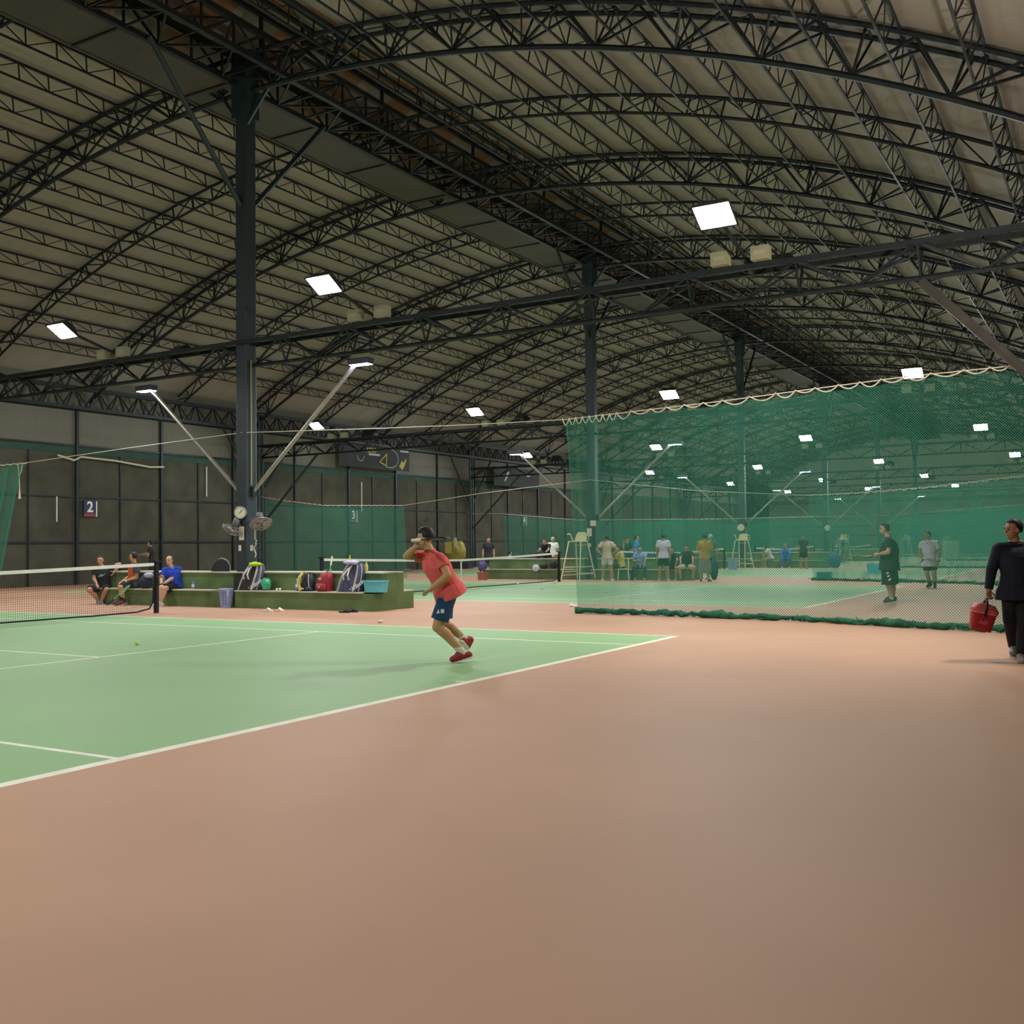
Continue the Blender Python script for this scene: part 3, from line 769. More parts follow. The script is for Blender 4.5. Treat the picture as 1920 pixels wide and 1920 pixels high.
# ------------------------------------------------------------------ umpire chairs
CREAM = mat('chair_cream', 'cfcfae', .5, 0, .06, 5); PLAST = mat('chair_plastic', 'cbc795', .45, 0, .05, 5)
def umpire():
    root = thing('umpire_chair', '', 'umpire chair')
    b = [V((-.42, -.6, 0)), V((.34, -.6, 0)), V((-.34, .6, 0)), V((.42, .6, 0))]; t = [V((-.26, -.25, 1.42)), V((.24, -.25, 1.42)), V((-.22, .25, 1.42)), V((.26, .25, 1.42))]
    for i in range(4):
        o = MB(); o.bar(b[i], t[i], .022, 8); o.build('leg', CREAM, root)
    def rung(i, j, z):
        a = b[i].lerp(t[i], z/1.42); c = b[j].lerp(t[j], z/1.42); o = MB(); o.bar(a, c, .014, 6); o.build('rung', CREAM, root)
    for z in (.2, .32, .48): rung(0, 2, z)
    for z in (.24, .5): rung(1, 3, z)
    rung(0, 1, .5); rung(2, 3, .25); rung(2, 3, 1.3)
    o = MB(); o.bb((-.28, -.27, 1.42), (.28, .27, 1.45)); o.build('seat', PLAST, root, bevel=.01)
    o = MB(); rings = []
    for z, hw, yy in ((1.44, .25, .2), (1.55, .24, .25), (1.68, .21, .29), (1.78, .15, .31)): rings.append([V((-hw, yy-.015, z)), V((hw, yy-.015, z)), V((hw, yy+.015, z)), V((-hw, yy+.015, z))])
    o.loft(rings); o.build('backrest', PLAST, root, bevel=.01)
    for s in (-1, 1):
        o = MB(); o.tube([(s*.27, .25, 1.44), (s*.35, .22, 1.5), (s*.36, .15, 1.66), (s*.33, 0, 1.72), (s*.33, -.2, 1.7)], .018, 6); o.build('armrest', CREAM, root)
    return root
def build_umpires():
    U = None; L = ['nearest white umpire chair beside the second column', 'white umpire chair beside the third column under the clock', 'white umpire chair beside the fourth column', 'white umpire chair behind the player in black', 'farthest white umpire chair, left of the man in white']
    P = [(-11.85, 31.35), (-11.1, 48.3), (-9.9, 65.2), (-9.0, 82.5), (-8.4, 100)]
    for k, (x, y) in enumerate(P):
        if U is None: U = umpire(); o = U; o.location = (x, y, 0); o['label'] = L[0]; o['group'] = 'umpire chairs'
        else: copy_tree(U, None, (x, y, 0), None, L[k])
build_umpires()

# ------------------------------------------------------------------ small things
def balls():
    B = None
    L = ['tennis ball on the second court just right of the player in red', 'tennis ball lying under the second net', 'tennis ball on the second court in front of the far benches', 'tennis ball near the right post of the second net', 'tennis ball seen through the nearest net curtain', 'pale tennis ball on the nearest court left of the service line']
    for (px, py), l in zip(((891, 1106.5), (971, 1097), (1016, 1106), (1041, 1095.5), (1136, 1112), (257, 1210)), L):
        p = G(px, py); 
        if B is None: B = MB().sphere((0, 0, .034), .034, 12).build('tennis_ball', mat('ball_yellow', 'cfd68a', .9), smooth=True); tag(B, l, 'tennis ball', 'tennis balls on the courts'); B.location = (p.x, p.y, 0)
        else: copy_tree(B, None, (p.x, p.y, 0), None, l)
    for (px, py), l in zip(((1071, 1137), (1079, 1139), (713, 1168)), ('crumpled white paper left of the net curtain corner', 'smaller crumpled white paper beside the net curtain corner', 'crumpled white scrap on the line right of the nearest benches')):
        p = G(px, py); o = MB(); rnd = random.Random(px); o.sphere((0, 0, .03), (.07, .05, .03), 8); o.v = [(x*rnd.uniform(.7, 1.2), y*rnd.uniform(.7, 1.2), z*rnd.uniform(.6, 1.3)) for x, y, z in o.v]
        q = o.build('paper_scrap', M_WHITE); q.location = (p.x, p.y, 0); tag(q, l, 'paper', 'paper scraps on the floor')
balls()
def sell(cx, cy, z, a, b, n=20, e=2.6, rot=0, dz=None):
    """superellipse ring"""
    out = []
    for i in range(n):
        t = 2*PI*i/n; c, s = math.cos(t), math.sin(t); x = a*abs(c)**(2/e)*(1 if c >= 0 else -1); y = b*abs(s)**(2/e)*(1 if s >= 0 else -1)
        xx, yy = x*math.cos(rot)-y*math.sin(rot), x*math.sin(rot)+y*math.cos(rot); out.append(V((cx+xx, cy+yy, z+(dz(xx, yy) if dz else 0))))
    return out
def tub(label, name, p, w, d, h, m, grp=None, top=1.12, fill=None, cat='tub', rim=True):
    root = thing(name, label, cat, p, 0, grp)
    o = MB(); o.loft([sell(0, 0, 0, w/2, d/2, 24, 4), sell(0, 0, h, w/2*top, d/2*top, 24, 4), sell(0, 0, h, w/2*top*.96, d/2*top*.96, 24, 4), sell(0, 0, .015, w/2*.95, d/2*.95, 24, 4)]); o.build('body', m, root, smooth=False)
    if rim: o = MB(); o.loft([sell(0, 0, h-.03, w/2*top*1.05, d/2*top*1.05, 24, 4), sell(0, 0, h, w/2*top*1.06, d/2*top*1.06, 24, 4), sell(0, 0, h+.005, w/2*top*.97, d/2*top*.97, 24, 4), sell(0, 0, h-.025, w/2*top*.99, d/2*top*.99, 24, 4)], cap=False); o.build('rim', m, root)
    if fill:
        o = MB(); rnd = random.Random(4)
        for i in range(7): o.sphere((rnd.uniform(-.3, .3)*w, rnd.uniform(-.25, .25)*d, h*.82), (w*.2, d*.22, h*.18), 10)
        o.build('contents', fill, root, smooth=True)
    return root
CY = mat('tub_cyan', '5fb6c6', .35, 0, .06, 6); CYM = mat('tub_content', '9fc3cf', .6, 0, .3, 14)
tub('light blue plastic tub on the nearest bench beside the blue racket bag', 'plastic_tub', seat(705), .46, .28, .235, CY, fill=CYM)
tub('turquoise tub on the floor by the far net curtain corner', 'plastic_tub', G(1546, 1088), .46, .34, .28, mat('tub_teal', '4aa3ad', .4))
tub('light blue crate stack behind the player in black', 'plastic_tub', G(1646, 1075), .75, .5, .4, CY)
def basket(label, name, p, w, h, m):
    root = thing(name, label, 'basket', p); n = 24
    o = MB(); o.lathe([(w*.38, 0), (w*.4, .03), (w*.36, .03)], n=n); o.build('base', m, root)
    o = MB(); o.lathe([(w*.5, h-.03), (w*.54, h), (w*.5, h+.01), (w*.48, h-.02)], n=n); o.build('rim', m, root)
    o = MB()
    for i in range(n):
        if i % 6 == 4: continue
        t = 2*PI*i/n; o.bar((w*.39*math.cos(t), w*.39*math.sin(t), .02), (w*.5*math.cos(t), w*.5*math.sin(t), h-.02), .007, 4)
    for j in range(1, 9):
        r = w*(.39+.11*j/9); o.tube([(r*math.cos(t), r*math.sin(t), h*j/9) for t in [2*PI*i/n for i in range(n)]], .006, 4, closed=True)
    o.build('lattice', m, root)
    o = MB()
    for i in range(4):
        t0 = 2*PI*(i*6+4)/n-.17; a = [V((w*.39*math.cos(t), w*.39*math.sin(t), .02)) for t in (t0+.1, t0+.24)]; b = [V((w*.505*math.cos(t), w*.505*math.sin(t), h-.02)) for t in (t0, t0+.34)]
        o.add([a[0], a[1], b[1], b[0]], [(0, 1, 2, 3)])
    o.build('panel', m, root)
basket('pale blue laundry basket in the gap between the nearest benches', 'laundry_basket', V((PY(424, 1140, 13.86).x, 13.86, 0)), .3, .42, mat('basket_blue', '9aa9cf', .45))
basket('pale basket under the umpire chair beside the third column', 'laundry_basket', G(1374, 1068), .5, .55, mat('basket_blue', '9aa9cf', .45))
def bottle(label, p, h, r, m, capm, grp=None):
    root = thing('bottle', label, 'bottle', p, 0, grp)
    o = MB(); o.lathe([(r*.9, 0), (r, .01), (r, h*.62), (r*.9, h*.7), (r*.42, h*.86), (r*.4, h*.9)], n=16); o.build('body', m, root, smooth=True)
    o = MB(); o.lathe([(r*.45, h*.89), (r*.48, h*.9), (r*.48, h), (r*.4, h)], n=14); o.build('cap', capm, root)
    o = MB(); o.lathe([(r*1.01, h*.3), (r*1.02, h*.31), (r*1.02, h*.55), (r*1.01, h*.56)], n=16); o.build('label_band', M_WHITE if m.name != 'bottle_yellow' else m, root)
    return root
BCLR = mat('bottle_clear', 'aebcc0', .1, 0, trans=.6); BCAP = mat('bottle_cap', '3f6fb5', .5)
bottle('clear plastic bottle on the seat left of the yellow-strapped bag', seat(557), .26, .035, BCLR, M_WHITE)
bottle('yellow bottle on top of the nearest bench near its right end', top(687, 14.4), .21, .035, mat('bottle_yellow', 'c9c25e', .5), mat('bottle_yellow', 'c9c25e', .5))
bottle('blue water bottle on the seat right of the man in the blue polo', seat(362), .2, .033, mat('bottle_blue', '6f8fd0', .3, 0, trans=.3), BCAP)
bottle('yellow-capped tube standing behind the blue racket bag', top(656, 14.55), .36, .03, mat('bottle_yellow', 'c9c25e', .5), mat('cap_yellow', 'c9b62e', .5))
o = MB(); o.bb((-.05, -.05, 0), (.05, .05, .12)); q = o.build('carton', mat('carton_blue', '4f7fc0', .6), bevel=.006); q.location = top(454, 14.25); tag(q, 'small blue carton on the bench top behind the neon bag', 'carton')
for px, l in ((519, 'white ball of tape on the seat, left one of two'), (525, 'white ball of tape on the seat, right one of two')):
    q = MB().sphere((0, 0, .03), .03, 10).build('tape_roll', M_WHITE, smooth=True); q.location = seat(px, 13.95 if px < 522 else 14.05); tag(q, l, 'tape')
# phone / cards on left seat
p = seat(352, 13.95); o = MB(); o.bb((-.16, -.06, 0), (.16, .06, .01)); q = o.build('folded_towel', M_WHITE); q.location = p; tag(q, 'thin white folded cloth on the seat by the blue water bottle', 'cloth')

# rackets ---------------------------------------------------------------
def racket(label, M, col, grip, bag_cat='racket', L=.685, grp=None):
    root = thing('tennis_racket', label, bag_cat); root.matrix_world = M
    if grp: root['group'] = grp
    o = MB(); o.bar((0, 0, 0), (0, .2, 0), .017, 8); o.lathe([(.02, 0), (.02, .015)], n=8, rot=Matrix.Rotation(-PI/2, 3, 'X')); o.build('grip', grip, root)
    o = MB(); o.tube([(0, .2, 0), (0, .28, 0), (-.05, .36, 0)], .011, 6); o.tube([(0, .28, 0), (.05, .36, 0)], .011, 6); o.tube([(.125*math.cos(t), .51+.17*math.sin(t), 0) for t in [2*PI*i/28 for i in range(28)]], .011, 6, closed=True); o.build('frame', col, root)
    o = MB()
    for i in range(-5, 6):
        x = i*.021; h = .17*math.sqrt(max(0, 1-(x/.125)**2)); o.bar((x, .51-h, 0), (x, .51+h, 0), .0012, 4, cap=False)
    for i in range(-7, 8):
        y = i*.021; h = .125*math.sqrt(max(0, 1-(y/.17)**2)); o.bar((-h, .51+y, 0), (h, .51+y, 0), .0012, 4, cap=False)
    o.build('strings', mat('strings', 'cfd0c4', .5), root)
    return root
GRW = mat('grip_white', 'd9d6c6', .7); FRB = mat('frame_black', '1b1d20', .4); FRG = mat('frame_green', '53b06a', .45)
p = top(623, 14.5); racket('racket standing grip up behind the red backpack', frame((p.x, p.y, 1.13), (1, 0, 0), (0.03, -.25, -.97)), FRG, GRW)
p = top(768, 14.6); racket('racket lying flat on the bench top at the right end', frame((p.x+.05, p.y, .83), (0, 1, 0), (-1, .05, 0)), FRB, mat('grip_grey', '55585c', .7))
p = G(202, 1137); racket('green racket leaning on the floor between the two seated men', frame((p.x, p.y-.02, .03), (.75, -.55, .3), (.5, .55, .65)), mat('frame_neon', '62c56e', .5), FRB)

# bags --------------------------------------------------------------------
CHAR = mat('bag_charcoal', '23242b', .6, 0, .25, 14); GREYB = mat('bag_grey', '4b4e62', .65, 0, .15, 12); PIPE = mat('bag_piping', 'cfd0c8', .6); SLATE = mat('bag_slate', '3f4560', .65, 0, .3, 16)
def racket_bag(label, p, side, front, lean, w=.6, h=.66, d=.3, rz=0.0, word='Wilson', wa=.32):
    root = thing('racket_bag', label, 'racket bag', p, rz, 'big racket bags on the nearest bench')
    def prof(t):   # half width and shift for height fraction t
        hw = w/2*(1-.10*t-.42*t**5); return hw, lean*t
    T = [0, .04, .15, .3, .45, .6, .75, .86, .94, .985, 1.0]; rings = []
    for t in T:
        hw, sx = prof(t); dd = d/2*(1-.35*t**3)*(1 if t < .98 else .8); rings.append(sell(sx, .12*t, h*t, hw*(.94 if t == 0 else 1), dd, 24, 3.2))
    o = MB(); o.loft(rings); o.build('body', side, root, smooth=True)
    # front panel bulging forward
    rings = []
    for t in (.02, .12, .3, .5, .68, .8, .88):
        hw, sx = prof(t); dd = d/2*(1-.35*t**3); rings.append([V((sx+hw*u, .12*t-dd*(1.02-.0*abs(u))-.05*(1-u*u/.36)*math.sin(PI*min(1, t/.9)), h*t)) for u in (-.6, -.4, -.2, 0, .2, .4, .6)])
    n = 7; o = MB(); vs = [q for r in rings for q in r]; o.add(vs, [(i*n+k, i*n+k+1, (i+1)*n+k+1, (i+1)*n+k) for i in range(len(rings)-1) for k in range(n-1)]); o.build('front_panel', front, root, smooth=True)
    for u, sh in ((-.66, 0), (-.98, .06), (.66, 0), (.74, .01), (.99, .05)):
        pts = []
        for i in range(13):
            t = .02+.93*i/12; hw, sx = prof(t); dd = d/2*(1-.35*t**3); ex = abs(min(1, abs(u)))**3.2; yy = -dd*max(.0, 1-ex)**(1/3.2); pts.append((sx+hw*u, .12*t+yy-.012, h*t))
        o = MB(); o.tube(pts, .008, 5); o.build('piping', PIPE, root)
    for k in (0, 1):
        o = MB(); pts = [(lean*.45+(-.07+.14*k)*1.0, .12*.4-d*.5-.05, h*.42), (lean*.6-.06+.12*k, .03-d*.5-.08, h*.58), (lean*.8-.02+.04*k, .08-d*.42-.08, h*.78), (lean*.95, .08-d*.3, h*.93)]
        o.tube(pts, .018, 6); o.build('handle', PIPE, root)
    hw, sx = prof(.2)
    put_text('lettering', word, .125, PIPE, root, frame((sx+hw*.96, .03-d*.45, h*.22), (.75, .25, .62), (-.55, -.1, .83)), bold=.004)
    return root
pb = seat(467, 14.05); racket_bag('charcoal and grey racket bag with white piping, neon shirt on top', pb, GREYB, CHAR, .14, w=.56, h=.6)
pb2 = seat(655, 14.05); racket_bag('slate blue racket bag with white piping beside the red backpack', pb2, SLATE, SLATE, .1, w=.58, h=.6)
def cloth_blob(label, name, p, r, m, cat, seed=1, n=14, k=.25, rot=None):
    rnd = random.Random(seed); o = MB(); o.sphere((0, 0, 0), r, n, rot=rot); ph = [rnd.uniform(0, 6) for _ in range(6)]
    o.v = [(x*(1+k*math.sin(9*z/r[2]*.4+ph[0]+4*y/r[1])), y*(1+k*math.sin(5*x/r[0]+ph[1])), z*(1+k*math.sin(6*x/r[0]+3*y/r[1]+ph[2]))) for x, y, z in o.v]
    zmin = min(q[2] for q in o.v); o.v = [(x, y, z-zmin) for x, y, z in o.v]
    q = o.build(name, m, smooth=True); q.location = p; return tag(q, label, cat)
cloth_blob('neon yellow-green shirt draped over the top of the charcoal racket bag', 'shirt', pb+V((.19, .0, .52)), (.14, .15, .05), mat('neon_cloth', 'b7d63c', .8), 'shirt', 3)
cloth_blob('pale lilac towel draped over the slate racket bag', 'towel', pb2+V((.1, -.05, .56)), (.17, .12, .05), mat('lilac_cloth', 'b9b6d6', .85, 0, .1, 20), 'towel', 5)
cloth_blob('knotted green plastic bag on the seat beside the charcoal bag', 'plastic_bag', seat(499, 14.0), (.12, .12, .14), mat('green_plastic', '3f9f76', .25, 0, .3, 12), 'bag', 7, k=.12)
def small_bag():
    root = thing('tennis_backpack', 'black and yellow bag slumped on the seat right of the clear bottle', 'bag', seat(577, 14.05))
    o = MB(); o.loft([sell(0, 0, 0, .17, .11, 18, 3), sell(0, 0, .12, .17, .11, 18, 3), sell(.02, .03, .28, .13, .09, 18, 3), sell(.0, .05, .4, .06, .05, 18, 3)]); o.build('body', mat('bag_black', '1c1d22', .6, 0, .2, 12), root, smooth=True)
    yl = mat('bag_yellow', 'b9a94a', .6); cr = mat('bag_cream', 'c9c3a2', .7)
    for m, dx in ((yl, -.1), (cr, -.14)):
        o = MB(); o.tube([(dx+.03, -.02, .42), (dx-.02, -.1, .3), (dx-.03, -.13, .15), (dx+.04, -.14, .03), (dx+.1, -.14, .06)], .02, 6); o.build('strap', m, root)
    o = MB(); o.tube([(.08, -.06, .36), (.11, -.1, .2), (.14, -.11, .02)], .008, 5); o.build('piping', PIPE, root)
    o = MB(); o.sphere((.12, -.1, .05), (.1, .06, .05), 10); o.build('pouch', mat('bag_navy', '2a3358', .7), root, smooth=True)
small_bag()
def red_pack():
    root = thing('backpack', 'red backpack on the seat between the yellow-strapped bag and slate bag', 'backpack', seat(610, 14.05)); rd = mat('pack_red', '8f2733', .55, 0, .18, 10)
    o = MB(); o.loft([sell(0, 0, 0, .17, .11, 20, 3), sell(0, 0, .1, .18, .12, 20, 3), sell(.01, .02, .26, .17, .11, 20, 3), sell(.02, .03, .36, .13, .09, 20, 3), sell(.03, .04, .4, .07, .05, 20, 3)]); o.build('body', rd, root, smooth=True)
    o = MB(); o.loft([sell(-.01, -.12, .02, .13, .04, 16, 3), sell(-.01, -.13, .1, .14, .05, 16, 3), sell(-.01, -.12, .17, .12, .03, 16, 3)]); o.build('front_pocket', rd, root, smooth=True)
    o = MB(); o.lathe([(.025, 0), (.025, .006)], (-.02, -.185, .1), 14, rot=Matrix.Rotation(PI/2, 3, 'X')); o.build('badge', mat('pack_pink', 'd8a0a4', .6), root)
    o = MB(); o.bb((-.1, -.118, .25), (-.01, -.11, .29)); o.build('patch', mat('pack_pink', 'd8a0a4', .6), root)
    o = MB(); o.tube([(.1, -.08, .34), (.15, -.1, .22), (.16, -.1, .08)], .012, 6); o.build('strap', rd, root)
    o = MB(); o.tube([(-.01, .03, .39), (.03, .03, .43), (.07, .03, .39)], .01, 6); o.build('handle', rd, root)
red_pack()
def black_racket_cover():
    p = top(415, 14.3); root = thing('racket_bag', 'black round-topped racket cover with pale edge standing over the bench gap', 'racket bag', p)
    pts = [(.26*math.cos(t)*(1 if math.cos(t) < 0 else 1.25)-.02, .3*math.sin(t)) for t in [PI*i/14 for i in range(15)]]
    M = frame((0, 0, 0), (1, 0, 0), (0, .25, 1)); o = MB(); poly(o, pts, M, .07); o.build('cover', mat('cover_black', '18171f', .5, 0, .3, 8), root, bevel=.02)
    o = MB(); o.tube([M @ V((x, y, .035)) for x, y in pts], .014, 6); o.build('piping', mat('cover_edge', 'a99a92', .6), root)
black_racket_cover()
def shoe(label, px, py, m, rz, sl=.26, flat=False):
    p = G(px, py); root = thing('slipper' if flat else 'shoe', label, 'shoe', (p.x, p.y, 0), rz)
    o = MB(); o.loft([sell(0, 0, 0, sl/2, .045, 18, 2.4), sell(0, 0, .02, sl/2*1.03, .05, 18, 2.4), sell(0, 0, .03, sl/2, .048, 18, 2.4)]); o.build('sole', M_WHITE if not flat else m, root)
    o = MB(); k = [(.09, .045, .03), (.06, .048, .07), (.0, .048, .09), (-.06, .045, .1)]
    o.loft([[V((x, -hw, .025)), V((x, -hw*.9, z*.7)), V((x, 0, z)), V((x, hw*.9, z*.7)), V((x, hw, .025))] for x, hw, z in k[:3 if flat else 4]]); o.build('upper', m, root, smooth=True)
SW = mat('shoe_white', 'ddd3c4', .7, 0, .06, 10)
shoe('white slipper on the floor before the bench, left one of the pair', 502, 1147, SW, .2, flat=True)
shoe('white slipper on the floor before the bench, right one of the pair', 524, 1146.5, SW, -.1, flat=True)
shoe('black sandal on the floor under the slate bag, left one', 646, 1149, mat('shoe_black', '17181a', .6), .1, flat=True)
shoe('black sandal on the floor under the slate bag, right one', 660, 1148, mat('shoe_black', '17181a', .6), .5, flat=True)
# dark bag with white towel between seated men
cloth_blob('navy bag on the seat between the man in orange and the man in blue', 'sports_bag', seat(273, 14.0), (.2, .12, .16), mat('bag_navy2', '232b45', .7, 0, .2, 9), 'bag', 11, k=.08)
cloth_blob('white towel draped over the navy bag on the seat', 'towel', seat(279, 13.98)+V((0, 0, .25)), (.14, .09, .07), mat('towel_white', 'b9bccb', .85, 0, .1, 20), 'towel', 13, k=.1)
# bits on the second benches
BK = mat('bag_black', '1c1d22', .6, 0, .2, 12)
def at2(px, py, y): return PY(px, py, y)
cloth_blob('white cloth hanging over the far bench seat left of the black bag', 'towel', at2(1006, 1072, 31.85)+V((0, -.05, 0)), (.14, .07, .14), mat('towel_pale', 'd6dae6', .85), 'towel', 15, k=.12)
cloth_blob('black bag on the far bench seat next to the white cloth', 'sports_bag', V((at2(1019, 1070, 32.0).x, 32.05, .39)), (.16, .13, .12), BK, 'bag', 17, k=.08)
cloth_blob('black bag on the far bench seat by the net post', 'sports_bag', V((at2(1037, 1070, 32.0).x, 32.05, .39)), (.18, .14, .16), BK, 'bag', 18, k=.08)
cloth_blob('black bag on the far bench top behind the bending man', 'sports_bag', V((at2(1008, 1045, 32.5).x, 32.6, .8)), (.2, .15, .16), BK, 'bag', 19, k=.08)
cloth_blob('orange bag on the far bench top by the second net post', 'sports_bag', V((at2(1043, 1048, 32.4).x, 32.4, .8)), (.08, .1, .11), mat('bag_orange', 'c9703f', .6), 'bag', 21, k=.08)
tub('terracotta bucket at the left end of the far benches', 'bucket', G(905, 1087.5), .3, .3, .3, mat('bucket_red', 'b0664f', .6, 0, .08, 5), top=1.15)
cloth_blob('purple blue plastic sack piled in the terracotta bucket', 'plastic_bag', G(905, 1087.5)+V((0, 0, .3)), (.17, .15, .2), mat('sack_purple', '55558f', .6, 0, .35, 10), 'bag', 23)
cloth_blob('teal racket bag standing on the floor beside the woman in yellow', 'racket_bag', G(1339, 1087), (.16, .16, .42), mat('bag_teal', '1f3f4a', .6, 0, .3, 9), 'racket bag', 25, k=.06)
cloth_blob('pile of blue bags on the floor beside the fourth umpire chair', 'sports_bag', G(1566, 1065), (.3, .26, .4), mat('bag_blue', '2a4f8a', .6, 0, .3, 3), 'bag', 27, k=.08)
o = MB(); p = G(1682, 1062); o.bb((-.5, -.2, 0), (.5, .2, 1.3)); q = o.build('cabinet', mat('cabinet_pale', 'a5ab93', .6, 0, .05)); q.location = (p.x, p.y+20, 0); tag(q, 'pale cabinet standing beyond the far courts right of the man in white', 'cabinet')
o = MB(); p = PX(853, 1046, XL+1.0)
root = thing('round_sack', 'big round yellow plastic sack at the foot of the forked wall column', 'sack', (p.x, p.y, .35))
o = MB(); o.loft([sell(0, 0, z, a, a*.6, 22, 2.2) for z, a in ((0, .36), (.12, .55), (.4, .7), (.75, .7), (1.05, .6), (1.25, .5))]); o.build('body', mat('sack_yellow', '8c8236', .3, 0, .25, 2.5), root, smooth=True)
o = MB(); o.bb((.2, -.42, .9), (.36, -.36, 1.45)); o.build('flap', mat('sack_flap', 'b5bd8e', .4), root)
o = MB(); o.bb((-.4, -.44, .55), (.05, -.4, 1.2)); o.build('flap', mat('sack_flap2', 'b9ad6a', .4), root)
o = MB(); o.bb((-1.1, -.3, -.35), (1.1, .2, 0)); q = o.build('plinth', mat('plinth_dark', '2b3338', .8, 0, .2, 2), root)
# ------------------------------------------------------------------ people
def capsule(mb, a, b, ra, rb, n=12, flat=(False, False)):
    a = V(a); b = V(b); d = b-a
    if d.length < 1e-5: d = V((0, 0, 1e-3)); b = a+d
    z = d.normalized(); x = z.cross(V((.31, .2, .93)))
    if x.length < .05: x = z.cross(V((1, 0, 0)))
    x.normalize(); y = z.cross(x); prof = []
    if flat[0]: prof += [(.02*ra, 0, a), (ra, 0, a)]
    else: prof += [(ra*math.cos(t), ra*math.sin(t), a) for t in (-1.5, -1.1, -.7, -.35, 0)]
    if flat[1]: prof += [(rb, 0, b), (.02*rb, 0, b)]
    else: prof += [(rb*math.cos(t), rb*math.sin(t), b) for t in (0, .35, .7, 1.1, 1.5)]
    rings = [[c+z*h+(x*math.cos(2*PI*k/n)+y*math.sin(2*PI*k/n))*r for k in range(n)] for r, h, c in prof]
    mb.loft(rings)
def remesh(mb, name, m, parent, vox, it=3, label=None):
    me = mb.mesh('tmp', m); o = bpy.data.objects.new('tmp', me); COL.objects.link(o)
    r = o.modifiers.new('r', 'REMESH'); r.mode = 'VOXEL'; r.voxel_size = vox
    if it: s = o.modifiers.new('s', 'SMOOTH'); s.iterations = it; s.factor = .5
    dg = bpy.context.evaluated_depsgraph_get(); dg.update()
    nm = bpy.data.meshes.new_from_object(o.evaluated_get(dg)); bpy.data.objects.remove(o); bpy.data.meshes.remove(me)
    nm.name = name; nm.materials.clear(); nm.materials.append(m); nm.polygons.foreach_set('use_smooth', [True]*len(nm.polygons))
    q = bpy.data.objects.new(name, nm); COL.objects.link(q); q.parent = parent
    if label: q['label'] = label
    return q
def gen(h=1.7, phi=180, seat=None, arms=('down', 'down'), lean=0.0, stance=.1, turn=0.0, knee=.0):
    """joints of a standing or seated figure facing phi (0 away, 90 to the right, 180 to the viewer)"""
    f = V((math.sin(math.radians(phi)), math.cos(math.radians(phi)), 0)); l = V((-f.y, f.x, 0)); U = V((0, 0, 1)); J = {}; s = h/1.72
    fs = V((math.sin(math.radians(phi+turn)), math.cos(math.radians(phi+turn)), 0)); ls = V((-fs.y, fs.x, 0))
    if seat is None:
        pz = .52*h; P = U*pz
        for k, sg in (('L', 1), ('R', -1)):
            J['h'+k] = P+l*(sg*.088*s); J['k'+k] = U*(.285*h)+l*(sg*(.088*s+stance*.3))+f*(.02+knee); J['a'+k] = U*(.075*s)+l*(sg*(.08*s+stance*.6))-f*.02; J['t'+k] = J['a'+k]+f*.17*s+l*sg*.03-U*.045*s
    else:
        pz = seat+.10*s; P = U*pz
        for k, sg in (('L', 1), ('R', -1)):
            J['h'+k] = P+l*(sg*.09*s); J['k'+k] = U*(seat+.07*s)+l*(sg*(.1*s+stance))+f*.43*s; J['a'+k] = U*(.08*s)+l*(sg*(.1*s+stance*.7))+f*(.40*s+knee); J['t'+k] = J['a'+k]+f*.16*s-U*.05*s
    sp = (U*math.cos(lean)+f*math.sin(lean)).normalized(); C = P+sp*(.295*h)
    J['nk'] = C+sp*.035*s; J['hd'] = C+sp*.17*s+f*.02
    for k, sg, am in (('L', 1, arms[0]), ('R', -1, arms[1])):
        S = C-sp*.015*s+ls*(sg*.175*s); J['s'+k] = S
        if am == 'down': E = S-U*.3*s+ls*(sg*.06*s)-fs*.02; W = E-U*.25*s+fs*.06*s
        elif am == 'hip': E = S-U*.24*s+ls*(sg*.2*s)-fs*.08; W = P+U*.06*s+ls*(sg*.16*s)
        elif am == 'front': E = S-U*.28*s+ls*(sg*.05*s)-fs*.02; W = E+fs*.23*s-ls*(sg*.07*s)+U*.03
        elif am == 'fold': E = S-U*.27*s+ls*(sg*.08*s)+fs*.05; W = E+fs*.15*s-ls*(sg*.2*s)+U*.03
        elif am == 'knee': E = S-U*.2*s+fs*.2*s+ls*sg*.05; W = J['k'+k]+U*.07-fs*.05-ls*(sg*.05)
        elif am == 'up': E = S+fs*.16*s-U*.14+ls*sg*.12; W = E+fs*.05+U*.24*s
        elif am == 'fwd': E = S+fs*.2*s-U*.18*s; W = E+fs*.22*s-U*.04*s
        J['e'+k] = E; J['w'+k] = W
    J['face'] = f
    return J
SKINS = {}
